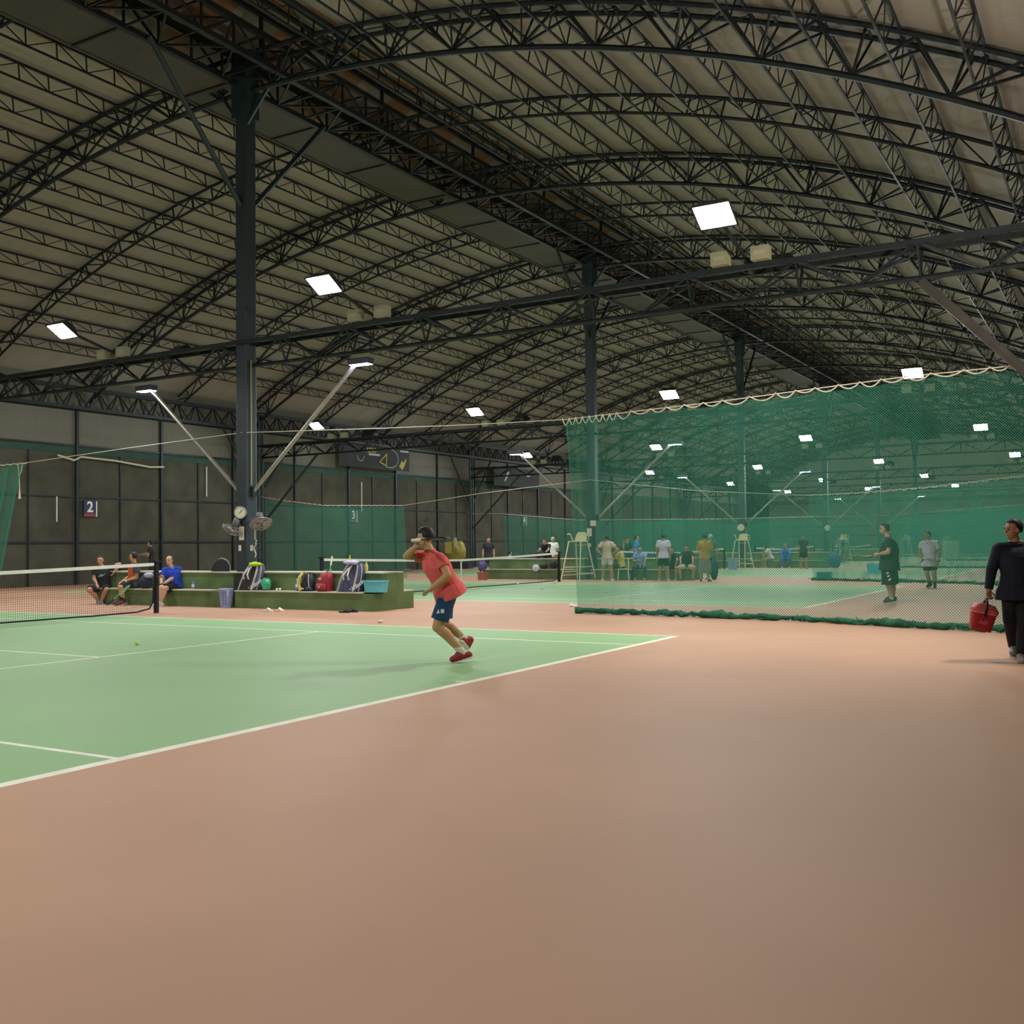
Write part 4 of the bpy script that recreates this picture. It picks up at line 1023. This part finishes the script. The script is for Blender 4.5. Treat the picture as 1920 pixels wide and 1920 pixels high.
def person(label, px, py, J, h=1.7, skin='b08868', hair=('short', '15130f'), shirt=None, bottom=None, shoes=None, socks=None, fat=1.0, vox=.011, face=None, dist_y=None, xy=None, grp=None, curl=.9, sole='d8d4c8'):
    g = G(px, py) if xy is None else V((xy[0], xy[1], 0))
    d = V((g.x-CAM_P.x, g.y-CAM_P.y, 0)); dist = d.dot(V((CF.x, CF.y, 0)).normalized()); aw = d.normalized(); rt = V((aw.y, -aw.x, 0))
    ppm = CAM_F/((g-CAM_P).dot(CF)); s = h/1.72
    root = thing('person', label, 'person', g, math.atan2(rt.y, rt.x), grp)
    K = {}
    for k, v in J.items():
        if k in ('face', 'hLdir', 'hRdir'): K[k] = V(v).normalized(); continue
        if isinstance(v, tuple): K[k] = V(((v[0]-px)/ppm, v[2], (py-v[1])/ppm))
        else: K[k] = V(v)
    if face is not None: K['face'] = V(face).normalized()
    J = K; U = V((0, 0, 1)); P = (J['hL']+J['hR'])/2; S = (J['sL']+J['sR'])/2; N = J.get('nk', S+(J['hd']-S)*.25); sp = (S-P).normalized()
    wh = (J['hL']-J['hR']).normalized(); ws = (J['sL']-J['sR']).normalized()
    def torso(mb, infl, lo, hi=1.0, flare=0.0):
        T = [(-.07, .125, .10), (0, .165, .118), (.18, .158, .113), (.4, .14, .104), (.62, .155, .116), (.8, .168, .118), (.93, .158, .1), (1.02, .10, .075)]
        rings = []; ext = (S-P).length
        if lo is not None: T = [(-lo/ext, .180+flare, .136+flare), (0, .178+flare*.6, .132+flare*.6)]+[q for q in T if q[0] > 0]
        for t, w_, d_ in T:
            if t > hi: continue
            u = max(0, min(1, t)); wx = (wh*(1-u)+ws*u).normalized(); dp = wx.cross(sp).normalized(); fa = 1+(fat-1)*(1.0 if t < .7 else .5); fd = 1+(fat-1)*(1.7 if .05 < t < .7 else .8)
            c = P+(S-P)*t+dp*0
            rings.append([c+wx*(math.cos(a)*(w_*s*fa+infl))+dp*(math.sin(a)*(d_*s*fd+infl)) for a in [2*PI*i/18 for i in range(18)]])
        mb.loft(rings)
    sm = mat('skin_'+skin, skin, .55, 0, .06, 14)
    # --- body, one continuous surface
    mb = MB(); torso(mb, 0, None)
    q = 1+(fat-1)*.6
    capsule(mb, S+sp*.0, N+(J['hd']-N)*.35, .062*s, .052*s)
    for k in 'LR':
        capsule(mb, S+(J['s'+k]-S)*.55, J['s'+k], .062*s*q, .056*s*q); capsule(mb, S+(J['s'+k]-S)*.62+sp*.012*s, N+sp*.012*s, .05*s, .048*s)
        capsule(mb, J['s'+k], J['e'+k], .052*s*q, .04*s*q); m1 = J['e'+k].lerp(J['w'+k], .3); capsule(mb, J['e'+k], m1, .039*s*q, .042*s*q); capsule(mb, m1, J['w'+k], .042*s*q, .027*s)
        capsule(mb, J['h'+k], J['k'+k], .088*s*q, .058*s*q); cd = (J['a'+k]-J['k'+k]); mid = J['k'+k]+cd*.3; back = (J['a'+k]-J['t'+k]); back = (back-cd*(back.dot(cd)/max(1e-6, cd.length_squared))); back = back.normalized()*.015 if back.length > 1e-4 else V((0, 0, 0))
        capsule(mb, J['k'+k], mid+back, .056*s*q, .06*s*q); capsule(mb, mid+back, J['a'+k], .058*s*q, .036*s*q); capsule(mb, J['a'+k], J['t'+k].lerp(J['a'+k], .3), .036*s, .03*s)
        # hand: palm, four fingers, thumb
        wv = (J['w'+k]-J['e'+k]).normalized(); hv = J['h'+k+'dir'] if 'h'+k+'dir' in J else wv
        sx = (U.cross(hv)); sx = sx.normalized() if sx.length > .2 else ws.copy(); 
        if abs(hv.z) > .75: sx = J['face'].copy(); sx = (sx-hv*sx.dot(hv)).normalized()
        nrm = hv.cross(sx).normalized()
        if nrm.dot(P-J['w'+k]) < 0: nrm = -nrm
        w0 = J['w'+k]
        for t in (-.024, -.008, .008, .024): capsule(mb, w0+sx*t*s*.7, w0+hv*.075*s+sx*t*s, .016*s, .013*s, 8)
        for i, (t, L) in enumerate(((-.03, .062), (-.01, .074), (.011, .07), (.03, .055))):
            a = w0+hv*.078*s+sx*t*s; d1 = (hv*math.cos(curl*.6)+nrm*math.sin(curl*.6)); d2 = (hv*math.cos(curl*1.7)+nrm*math.sin(curl*1.7)); b = a+d1*L*.5*s; capsule(mb, a, b, .0098*s, .009*s, 8); capsule(mb, b, b+d2*L*.5*s, .009*s, .0078*s, 8)
        a = w0+hv*.025*s-sx*.03*s; b = a+(hv*.6-sx*.5+nrm*.5).normalized()*.04*s; capsule(mb, a, b, .012*s, .0105*s, 8); capsule(mb, b, b+(hv*.8+nrm*.6).normalized()*.03*s, .0105*s, .009*s, 8)
    f = J['face']; up = (J['hd']-N).normalized()*.5+U*.5; up = (up-f*up.dot(f)).normalized(); rg = f.cross(up).normalized()
    R = Matrix(((rg.x, f.x, up.x), (rg.y, f.y, up.y), (rg.z, f.z, up.z))); H = J['hd']
    hp = lambda x, y, z: H+(R @ V((x, y, z)))*s
    mb.sphere(hp(0, -.012, .022), V((.074, .094, .092))*s, 16, rot=R); mb.sphere(hp(0, .018, -.045), V((.056, .066, .072))*s, 14, rot=R); mb.sphere(hp(0, .052, -.088), V((.026, .024, .02))*s, 10, rot=R)
    capsule(mb, hp(0, .075, .012), hp(0, .1, -.022), .009*s, .0145*s, 8); capsule(mb, hp(-.03, .07, .028), hp(.03, .07, .028), .012*s, .012*s, 8); capsule(mb, hp(-.018, .074, -.055), hp(.018, .074, -.055), .009*s, .009*s, 8)
    for sg in (-1, 1): mb.sphere(hp(sg*.078, -.01, -.01), V((.01, .02, .03))*s, 10, rot=R)
    remesh(mb, 'body', sm, root, vox, 3)
    dk = mat('eye_dark', '1a1513', .3)
    for sg in (-1, 1):
        MB().sphere(hp(sg*.03, .077, .006), V((.012, .008, .006))*s, 8, rot=R).build('eye', dk, root); o = MB(); o.bar(hp(sg*.016, .086, .026), hp(sg*.045, .074, .028), .0045*s, 5); o.build('eyebrow', dk, root)
    o = MB(); o.bar(hp(-.02, .081, -.055), hp(.02, .081, -.055), .005*s, 5); o.build('mouth', mat('lips', '7d4a40', .5), root)
    # --- hair
    if hair and hair[0] != 'none':
        hm = mat('hair_'+hair[1], hair[1], .6, 0, .3, 40); mb = MB(); mb.sphere((0, 0, 0), 1, 24); out = []
        for x, y, z in mb.v:
            d0 = V((x, y, z)); front = y; line = {'short': .30+.25*max(0, y), 'bald': 2, 'bun': .28, 'cap': .25, 'full': .2+.2*max(0, y)}[hair[0]]
            if hair[0] == 'bald': ok = z < .32 and z > -.55 and y < .15
            elif y > .1: ok = z > line+.25*y
            else: ok = z > -.62+.3*max(0, y+.5)
            rr = 1.13 if ok else .86
            if ok and hair[0] in ('short', 'full'): rr *= 1+.03*math.sin(x*19+z*7)*math.sin(y*17)
            out.append(hp(*(x*.077*rr, -.012+y*.096*rr, .022+z*.096*rr)))
        mb.v = [tuple(v) for v in out]
        if hair[0] == 'bun': mb.sphere(hp(0, -.1, .07), .045*s, 12)
        if hair[0] == 'cap': mb.loft([sell(0, 0, z_, .06, .05, 14) for z_ in (0, .006)]); mb.v[-28:] = [tuple(hp(a, .12+b, .055+c)) for a, b, c in mb.v[-28:]]
        mb.build('cap' if hair[0] == 'cap' else 'hair', hm, root, smooth=True)
    # --- clothes
    if shirt:
        m = mat('cloth_'+shirt['c'], shirt['c'], .85, 0, .1, 9, .12); mb = MB(); hem = shirt.get('hem', .05)*s; torso(mb, .016+shirt.get('loose', 0), hem, 1.02, .008+shirt.get('loose', 0))
        sl = shirt.get('sleeve', .55); capsule(mb, S-sp*.03*s, S+(N-S)*.55, .088*s, .074*s)
        for k in 'LR':
            e = J['s'+k].lerp(J['e'+k], min(1, sl)); capsule(mb, S+(J['s'+k]-S)*.45, J['s'+k], .075*s*q, .07*s*q); capsule(mb, S+(J['s'+k]-S)*.66+sp*.01*s, N+(S-N)*.12, .058*s, .056*s); capsule(mb, J['s'+k], e, .068*s*q, .07*s*q if sl < 1 else .058*s*q, flat=(False, sl < 1))
            if sl > 1: capsule(mb, e, J['w'+k].lerp(J['e'+k], .04), .058*s*q, .044*s*q, flat=(False, True))
        remesh(mb, shirt.get('name', 'shirt'), m, root, vox*1.05, 2)
        if shirt.get('collar'):
            o = MB(); c = S+(N-S)*.6; dp = ws.cross(sp).normalized(); o.tube([c+ws*(.075*s*math.cos(t))+dp*(.07*s*math.sin(t))+sp*.012 for t in [2*PI*i/18 for i in range(18)]], .014*s, 6, closed=True); o.build('collar', mat('cloth_'+shirt['collar'], shirt['collar'], .85), root)
    if bottom:
        m = mat('cloth_'+bottom['c'], bottom['c'], .85, 0, .1, 9, .12); mb = MB(); ln = bottom.get('len', .72); nm = bottom.get('name', 'shorts')
        rings = []
        for t, w_, d_ in ((-.1, .14, .11), (0, .172, .128), (.14, .164, .12), (.2, .158, .115)):
            c = P+sp*t*s; dp = wh.cross(sp).normalized(); rings.append([c+wh*(math.cos(a)*(w_*s*(1+(fat-1)))+0)+dp*math.sin(a)*d_*s*(1+(fat-1)*1.2) for a in [2*PI*i/18 for i in range(18)]])
        mb.loft(rings)
        if nm == 'skirt':
            rings = []
            for t, w_ in ((0, .175), (.25, .2), (.6, .22), (1, .24)):
                c = P*(1-t)+V((P.x, P.y, ln))*t; rings.append([c+V((math.cos(a)*w_*s, math.sin(a)*w_*.85*s, 0)) for a in [2*PI*i/20 for i in range(20)]])
            mb.loft(rings)
        else:
            for k in 'LR':
                wd = bottom.get('wide', 1); e = J['h'+k].lerp(J['k'+k], min(1, ln)); capsule(mb, J['h'+k].lerp(J['k'+k], .16).lerp(P, .12), e, .1*s*q*wd, (.1*wd if ln < 1 else .072)*s*q, flat=(False, ln < 1))
                if ln > 1: capsule(mb, e, J['a'+k], .07*s*q, .056*s*q, flat=(False, True))
        remesh(mb, nm, m, root, vox*1.05, 2)
    for k in 'LR':
        an, to = J['a'+k], J['t'+k]; d0 = (to-an); d0.z *= .0 if abs(to.z-an.z) < .12 else 1; d0.normalize(); dn = (to-an).normalized(); vv = (an-J['k'+k]).normalized()
        if socks: o = MB(); capsule(o, an-vv*.1*s, an, .043*s, .046*s); o.build('sock', mat('cloth_'+socks, socks, .9), root, smooth=True)
        if shoes:
            heel = an+vv*.035*s-d0*.045*s; ball = to; mb = MB(); capsule(mb, heel, ball, .042*s, .037*s); capsule(mb, an+vv*.01, an+vv*.02+d0*.07*s, .043*s, .036*s); capsule(mb, heel+d0*.1*s, ball-d0*.01, .044*s, .04*s)
            sh = remesh(mb, 'shoe', mat('shoe_'+shoes, shoes, .6, 0, .1, 20), root, vox*.8, 2)
            sd = U.cross(dn); sd = sd.normalized() if sd.length > .1 else V((1, 0, 0)); dwn = -(dn.cross(sd)).normalized(); dwn = dwn if dwn.z < 0 else -dwn
            a = heel-dn*.034*s+dwn*.03*s; b = ball+dn*.034*s+dwn*.026*s; mb = MB(); rings = []
            for t, hw in ((0, .027), (.1, .041), (.4, .041), (.75, .047), (.93, .037), (1, .02)):
                c = a.lerp(b, t); rings.append([c+sd*hw*s, c+sd*hw*s+dwn*.017*s, c-sd*hw*s+dwn*.017*s, c-sd*hw*s])
            mb.loft(rings); mb.build('sole', mat('sole_'+sole, sole, .6), sh)
    return root, J, ppm, g
def attach_xyz(root, v): return root.matrix_basis @ V(v)

# --- the player in red
PJ = dict(hd=(799, 1008, .02), nk=(806, 1030, .0), sL=(827, 1047, -.17), sR=(799, 1043, .17), eL=(842, 1077, -.25), wL=(809, 1104, -.22), eR=(763, 1042, .10), wR=(783, 1024, -.10),
          hL=(846, 1104, -.09), hR=(836, 1102, .10), kL=(821, 1174, -.10), kR=(832, 1172, .10), aL=(868, 1223, -.07), aR=(871, 1200, .16), tL=(849, 1234, -.10), tR=(878, 1214, .20))
PJ['hLdir'] = (-1, .1, -.35); PJ['hRdir'] = (.3, -.1, .9)
pl, plJ, plppm, plg = person('player in a red T-shirt swinging a white-gripped racket on the nearest court', 865, 1241, PJ, 1.74, 'b48d66', ('full', '14110e'), dict(c='d25a58', sleeve=.52, hem=.09, loose=.012), dict(c='1a3f66', len=.82), '8b2630', 'cfcabd', 1.06, .0075, face=(-.9, .35, -.1), curl=1.75)
def racket_in(rootp, J, at, d, nrm, label, fr, gp):
    o = rootp.matrix_basis @ V(at); Rm = rootp.matrix_basis.to_3x3(); y = (Rm @ V(d)).normalized(); n = Rm @ V(nrm); x = y.cross(n).normalized(); M = frame(o, x, y)
    racket(label, M, fr, gp)
for _o in (pl, ): bpy.context.view_layer.update()
w = plJ['wR']; racket_in(pl, plJ, w+V((-.04, -.035, .07)), (.55, -.83, .03), (0, .03, 1), 'racket with a white grip held by the player in red', FRB, GRW)
o = MB(); M = frame(plJ['hL'].lerp(plJ['kL'], .62)+V((-.015, -.105, .0)), (1, 0, .05), (-.05, 0, 1)); poly(o, [(-.05, 0), (-.025, .05), (-.01, .0)], M); poly(o, [(.0, 0), (.0, .045), (.04, .045), (.04, 0)], M); o.build('shorts_mark', M_WHITE, pl)

# --- man walking with the cooler
WJ = dict(hd=(1906, 993, 0), nk=(1909, 1018, .02), sR=(1881, 1029, -.05), sL=(1944, 1030, .06), eR=(1868, 1068, -.06), wR=(1862, 1106, -.10), eL=(1955, 1072, .05), wL=(1952, 1110, 0),
          hR=(1898, 1108, -.04), hL=(1929, 1108, .04), kR=(1897, 1165, -.02), kL=(1921, 1165, -.16), aR=(1902, 1215, .18), aL=(1914, 1224, -.2), tR=(1900, 1226, .04), tL=(1913, 1236, -.36))
WJ['hRdir'] = (0, -.1, -1)
wk, wkJ, wkppm, wkg = person('man in a dark jacket carrying a red cooler at the right edge', 1908, 1238, WJ, 1.68, 'a27656', ('short', '0d0c0c'), dict(c='12182a', sleeve=1.5, hem=.1, name='jacket', loose=.02, collar='151c30'), dict(c='121317', len=1.5, name='trousers'), '7d7a78', None, 1.08, .0075, face=(-.8, -.6, -.05), curl=1.3)
def cooler():
    p = wkg; Rz = wk.matrix_basis.to_3x3(); c = wk.matrix_basis @ (wkJ['wR']+V((-.02, -.03, -.09)))
    root = thing('cooler', 'red picnic cooler hanging from the walking man\'s hand', 'cooler', c, wk.rotation_euler.z+.15); root.rotation_euler = (0, .22, wk.rotation_euler.z+.2)
    rd = mat('cooler_red', '96151f', .4, 0, .05, 6); pk = mat('cooler_lid', 'b9524f', .45, 0, .05, 6); bk = mat('cooler_strap', '141214', .6)
    z0 = -.36
    o = MB(); o.loft([sell(0, 0, z0, .105, .085, 20, 4), sell(0, 0, z0+.02, .112, .09, 20, 4), sell(0, 0, z0+.2, .13, .105, 20, 4)]); o.build('body', rd, root, smooth=False)
    o = MB(); o.loft([sell(0, 0, z0+.2, .14, .115, 20, 4), sell(0, 0, z0+.235, .142, .117, 20, 4), sell(0, 0, z0+.29, .1, .085, 20, 3), sell(0, 0, z0+.3, .06, .05, 20, 3)]); o.build('lid', pk, root, smooth=False)
    o = MB(); o.loft([sell(0, 0, z0+.19, .137, .112, 20, 4), sell(0, 0, z0+.203, .137, .112, 20, 4)]); o.build('band', mat('cooler_pale', 'c98880', .5), root)
    o = MB(); o.tube([(0, -.12, z0+.16), (0, -.122, z0+.24), (0, -.08, z0+.31), (0, 0, .0), (0, .08, z0+.31), (0, .122, z0+.24), (0, .12, z0+.16)], .014, 6); o.build('handle', bk, root)
    o = MB(); M = frame((0, -.1035, z0+.1), (1, 0, 0), (0, -.05, 1)); poly(o, [(-.05, -.02), (-.03, .03), (0, .005), (.02, .035), (.05, .0), (.02, -.03)], M, .004); o.build('emblem', mat('cooler_emblem', 'a8464a', .5), root)
cooler()

# --- players on the second court
BJ = dict(hd=(1661, 992, 0), nk=(1667, 1006, 0), sL=(1669, 1015, -.2), sR=(1671, 1014, .2), eL=(1668, 1035, -.27), wL=(1650, 1039, -.22), eR=(1662, 1036, .2), wR=(1650, 1040, .02), hL=(1668, 1064, -.1), hR=(1670, 1064, .1),
          kL=(1668, 1098, -.1), kR=(1672, 1097, .1), aL=(1672, 1122, -.08), aR=(1674, 1119, .12), tL=(1660, 1127, -.1), tR=(1662, 1124, .1))
bp, bpJ, _, bg = person('heavy player in black T-shirt and shorts behind the nearest net curtain', 1668, 1130, BJ, 1.74, 'b98d6c', ('full', '1b1916'), dict(c='1b1f20', sleeve=.62, hem=.06, loose=.015), dict(c='16191a', len=.95, wide=1.32), '3c3840', 'd0cdc8', 1.3, .009, face=(-.95, -.2, 0), curl=1.2)
bpy.context.view_layer.update(); racket_in(bp, bpJ, bpJ['wR']+V((-.02, -.05, .03)), (-.35, -.9, -.1), (0, .1, 1), 'racket held level by the heavy player in black', FRB, GRW)
o = MB()
for i in range(3):
    M = frame(bpJ['hL'].lerp(bpJ['kL'], .45)+V((-.03+.02*i, -.155, .06-.07*i)), (1, 0, .5), (-.5, 0, 1)); poly(o, [(-.03, -.012), (.03, -.012), (.035, .02), (-.025, .02)], M)
o.build('shorts_mark', M_WHITE, bp)
CJ = dict(hd=(1741, 1004, 0), nk=(1743, 1013, .02), sR=(1731.5, 1019, 0), sL=(1756, 1018, 0), eR=(1727.5, 1034, .02), wR=(1731, 1046, -.1), eL=(1762, 1036, .04), wL=(1759, 1053, -.02), hR=(1738, 1056, 0), hL=(1750, 1056, 0), kR=(1739.5, 1078, -.04), kL=(1752, 1077, -.04),
          aR=(1744, 1094, .1), aL=(1752.5, 1097, .0), tR=(1739, 1099, -.02), tL=(1752, 1101, -.14))
cp, cpJ, _, _ = person('player in a white polo and dark shorts far behind the net curtain', 1745, 1102, CJ, 1.72, 'a5805f', ('short', '191713'), dict(c='c9c2d3', sleeve=.6, hem=.09, loose=.004), dict(c='1a2624', len=.62), '2a2925', '2a2925', 1.05, .012, face=(-.7, -.7, 0), curl=1.1)
bpy.context.view_layer.update(); racket_in(cp, cpJ, cpJ['wR'], (.5, -.6, -.1), (0, .1, 1), 'racket held low by the player in the white polo', FRB, GRW)

# --- seated on the nearest bench (left unit)
J1 = dict(hd=(188, 1051, 0), nk=(190, 1063, .02), sR=(178.5, 1069, -.04), sL=(203, 1065, .06), eR=(177, 1084, -.08), wR=(182, 1095, -.22), eL=(222, 1058, .0), wL=(212, 1074, -.06), hR=(186, 1103, .02), hL=(199, 1103, .04), kR=(169, 1104, -.36), kL=(199, 1105, -.40), aR=(186, 1126, -.2), aL=(190, 1127, -.3), tR=(185, 1132, -.34), tL=(193, 1133, -.42))
p1 = person('man in a black T-shirt seated at the left end of the nearest bench, ankles crossed', 188, 1132, J1, 1.68, 'b98a6e', ('short', '1d1815'), dict(c='1b1c20', sleeve=.6, hem=.02), dict(c='1d1d22', len=.9), '6f7480', None, 1.12, .01, face=(-.3, -1, 0), xy=(PY(188, 1100, 13.95).x, 13.95))
o = MB(); K = p1[1]; M = frame((K['sR']+K['sL'])/2+V((0, -.145, -.16)), (1, 0, .15), (-.15, 0, 1)); put_text('shirt_print', 'ZAZU', .09, mat('print_teal', '6f9590', .7), p1[0], M, shear=.2) if False else None
M = frame((K['sR']+K['sL'])/2+V((.0, -.15, -.14)), (1, -.1, .2), (-.2, 0, 1)); poly(o, [(-.1, -.03), (-.03, .02), (.04, .0), (.11, .04), (.06, -.01), (.0, -.04)], M, .006); o.build('shirt_print', mat('print_teal', '7d9c97', .7), p1[0])
J2 = dict(hd=(249, 1047, 0), nk=(251, 1059, .02), sL=(253, 1064, -.16), sR=(249, 1063, .17), eL=(255, 1086, -.18), wL=(235, 1091, -.22), eR=(243, 1084, .18), wR=(229, 1093, -.05), hL=(250, 1102, -.05), hR=(250, 1102, .1), kL=(226, 1103, -.36), kR=(226, 1102, -.12), aL=(232, 1128, -.36), aR=(227, 1127, -.16), tL=(220, 1134, -.42), tR=(215, 1132, -.22))
p2 = person('man in a grey shirt with an orange front seated sideways on the nearest bench', 235, 1136, J2, 1.68, 'bb8f66', ('short', '17151a'), dict(c='4b4d55', sleeve=.62, hem=.02), dict(c='1b191c', len=.9), '5a3e3c', '3a2526', 1.08, .01, face=(-.75, .35, 0), xy=(PY(235, 1100, 13.95).x, 13.95))
o = MB(); K = p2[1]; c = (K['sR']+K['sL'])/2; poly(o, [(-.09, -.3), (.09, -.3), (.1, .0), (-.08, .02)], frame(c+V((-.06, -.155, -.02)), (1, -.25, 0), (0, 0, 1)), .015); o.build('orange_panel', mat('vest_orange', 'b5552c', .8, 0, .1, 9), p2[0])
o = MB(); o.bar(K['wL']+V((.03, 0, -.0)), K['wL']+V((-.005, 0, -.02)), .036, 10); o.build('wristband', M_WHITE, p2[0])
J3 = dict(hd=(317, 1054, 0), nk=(321, 1067, .03), sR=(309, 1072, -.05), sL=(334, 1071, .05), eR=(303, 1087, -.12), wR=(303, 1098, -.28), eL=(323, 1086, -.12), wL=(307, 1097, -.3), hR=(321, 1103, .02), hL=(334, 1103, .06), kR=(302, 1104, -.38), kL=(309, 1105, -.42), aR=(296, 1128, -.42), aL=(302, 1130, -.4), tR=(289, 1136, -.5), tL=(293, 1138, -.5))
p3 = person('balding man in a blue polo shirt seated right of the net post', 310, 1138, J3, 1.7, 'c29a7c', ('bald', '14120f'), dict(c='1f3fae', sleeve=.6, hem=.02, collar='c3c8e0', loose=.012), dict(c='14161c', len=.88), 'c9c6c0', None, 1.15, .01, face=(-.55, -.85, 0), xy=(PY(310, 1100, 13.95).x, 13.95))
o = MB(); K = p3[1]; a = K['kR']; o.bar(a.lerp(K['hR'], .22), a.lerp(K['aR'], .2), .078, 12, .066); o.build('knee_brace', mat('brace_grey', '7d8480', .8, 0, .25, 30), p3[0])

# --- further away
person('player in dark clothes reaching forward by the left wall beyond the seated men', 290, 1100, gen(1.68, 285, None, ('fold', 'fwd'), .12, .15), 1.68, '9a7a60', ('short', '12110f'), dict(c='2b2527', sleeve=.6, hem=.08), dict(c='201f23', len=.8), '3a3a3c', None, 1.0, .013, xy=(-25.2, 23.2))
def far(label, px, py, phi, h=1.68, seat=None, arms=('down', 'down'), shirt='808080', bottom='222222', ln=.75, hair=('short', '171512'), skin='a98465', shoes='8a8a88', lean=0.0, y=None, vox=.014, name=None, sleeve=.6, fat=1.0, turn=0, stance=.1, x=None, knee=0.0, hem=.08, face=None):
    g = G(px, py) if y is None else V((PY(px, 1060, y).x, y, 0))
    if x is not None: g.x = x
    b = dict(c=bottom, len=ln)
    if name: b['name'] = name
    return person(label, px, py, gen(h, phi, seat, arms, lean, stance, turn, knee), h, skin, hair, dict(c=shirt, sleeve=sleeve, hem=hem if seat is None else .02), b, shoes, None, fat, vox, xy=(g.x, g.y), face=face)
far('man in a pale pink T-shirt and white shorts, hands on hips, back turned', 1139, 1090, 5, 1.68, None, ('hip', 'hip'), 'cdb3a0', 'c6c2c6', .72, shoes='cfcfc8', stance=.16)
far('man in a white T-shirt and black shorts standing back turned beyond the net curtain', 1245, 1090, 5, 1.7, None, ('down', 'down'), 'c4bfd6', '1d2524', .85, shoes='b5b5b0', fat=1.06, stance=.14)
far('woman in a mustard top and long grey skirt standing back turned', 1322, 1091, 10, 1.66, None, ('fold', 'fold'), 'a8822d', '77746c', .3, ('bun', '141414'), name='skirt', sleeve=.95, shoes='5a3f36')
far('man in black T-shirt and cream shorts seated on the far bench', 1288, 1089, 182, 1.68, .39, ('knee', 'knee'), '1d2a26', 'b5b394', .9, y=32.05, shoes='5b5f5a', stance=.16)
far('person in black leaning forward on the far bench behind the man in white', 1266, 1089, 200, 1.66, .39, ('knee', 'down'), '1c2725', '20302c', .9, y=32.05, lean=.45)
far('person in a light blue shirt seated on the far bench with head bowed', 1201, 1089, 185, 1.66, .39, ('knee', 'fold'), '7f9cc4', '2b4a58', 1.5, y=32.05, name='trousers', lean=.2)
far('person in a bright blue T-shirt standing behind the far bench', 1194, 1083, 95, 1.68, None, ('down', 'down'), '2f80c8', '28384a', .8, y=33.9)
far('person in dark clothes beyond the far bench left of the one in bright blue', 1177, 1080, 150, 1.6, None, ('fold', 'up'), '2d4a43', '27332f', .8, y=37.5)
far('person in yellow seated on a white plastic chair behind the man with hands on hips', 1166, 1088, 285, 1.62, .42, ('knee', 'up'), 'b5a95c', '2d4038', .9, y=31.55, lean=.1)
far('man in a cap standing behind the woman in the mustard top', 1333, 1088, 350, 1.66, None, ('down', 'down'), '3f6a58', '33423c', .8, ('cap', '8f968c'), y=32.9)
far('man in a black T-shirt standing behind the terracotta bucket', 916, 1083, 172, 1.7, None, ('down', 'down'), '22262c', '2e3038', .8, y=34.3)
far('child in a cyan shirt seated on the rear side of the far bench', 956, 1078, 75, 1.35, .39, ('front', 'front'), '5f9db0', '30404a', .8, y=33.55)
far('man in a black T-shirt bending over the far bench', 1026, 1083, 195, 1.7, None, ('fwd', 'fwd'), '1d2026', '23252b', .8, y=33.75, lean=.55)
far('person in white standing behind the bending man', 1037, 1080, 180, 1.68, None, ('down', 'down'), 'c5c9c4', '55585a', .8, ('short', 'b9b6ac'), y=36.5)
far('person in tan trousers seated bent forward on the third bench', 1447, 1069, 255, 1.66, .39, ('knee', 'knee'), 'b3bcbc', '9a8558', 1.5, y=50.0, name='trousers', lean=.5)
far('person in a blue jacket with a red cap seated on the third bench', 1473, 1069, 180, 1.66, .39, ('knee', 'knee'), '4173b8', '2c5aa0', 1.5, ('cap', 'b5655a'), y=50.0, name='trousers', sleeve=1.5, lean=.3)
far('person in a white and black outfit standing beside the far net curtain corner', 1507, 1070, 170, 1.7, None, ('down', 'down'), '37413f', '202a29', .8, y=47.9)
far('person in blue standing between the fourth and fifth umpire chairs', 1582, 1062, 20, 1.72, None, ('down', 'down'), '2456a0', '22508c', 1.5, y=66.0, name='trousers')
far('person in pale green seated beside the pile of blue bags', 1588, 1064, 230, 1.66, .39, ('knee', 'knee'), '6f8f62', '7d8c5c', .9, y=63.0)
far('dark-haired person in teal far off beside the walking man', 1880, 1056, 170, 1.7, None, ('down', 'down'), '3f8f70', '3a7a62', .8, y=70.0, x=None)
# white plastic chair
p = V((PY(1170, 1060, 31.62).x, 31.55, 0)); root = thing('plastic_chair', 'white plastic chair under the person in yellow', 'chair', p, .4); cm = mat('chair_white', 'cfd0b8', .5)
o = MB(); o.bb((-.2, -.2, .4), (.2, .2, .43)); o.build('seat', cm, root, bevel=.01)
o = MB(); o.bb((.17, -.2, .43), (.21, .2, .8)); o.build('backrest', cm, root, bevel=.01)
for a, b in ((-.17, -.17), (.17, -.17), (-.17, .17), (.17, .17)): o = MB(); o.bar((a, b, .41), (a*1.2, b*1.2, 0), .02, 6); o.build('leg', cm, root)
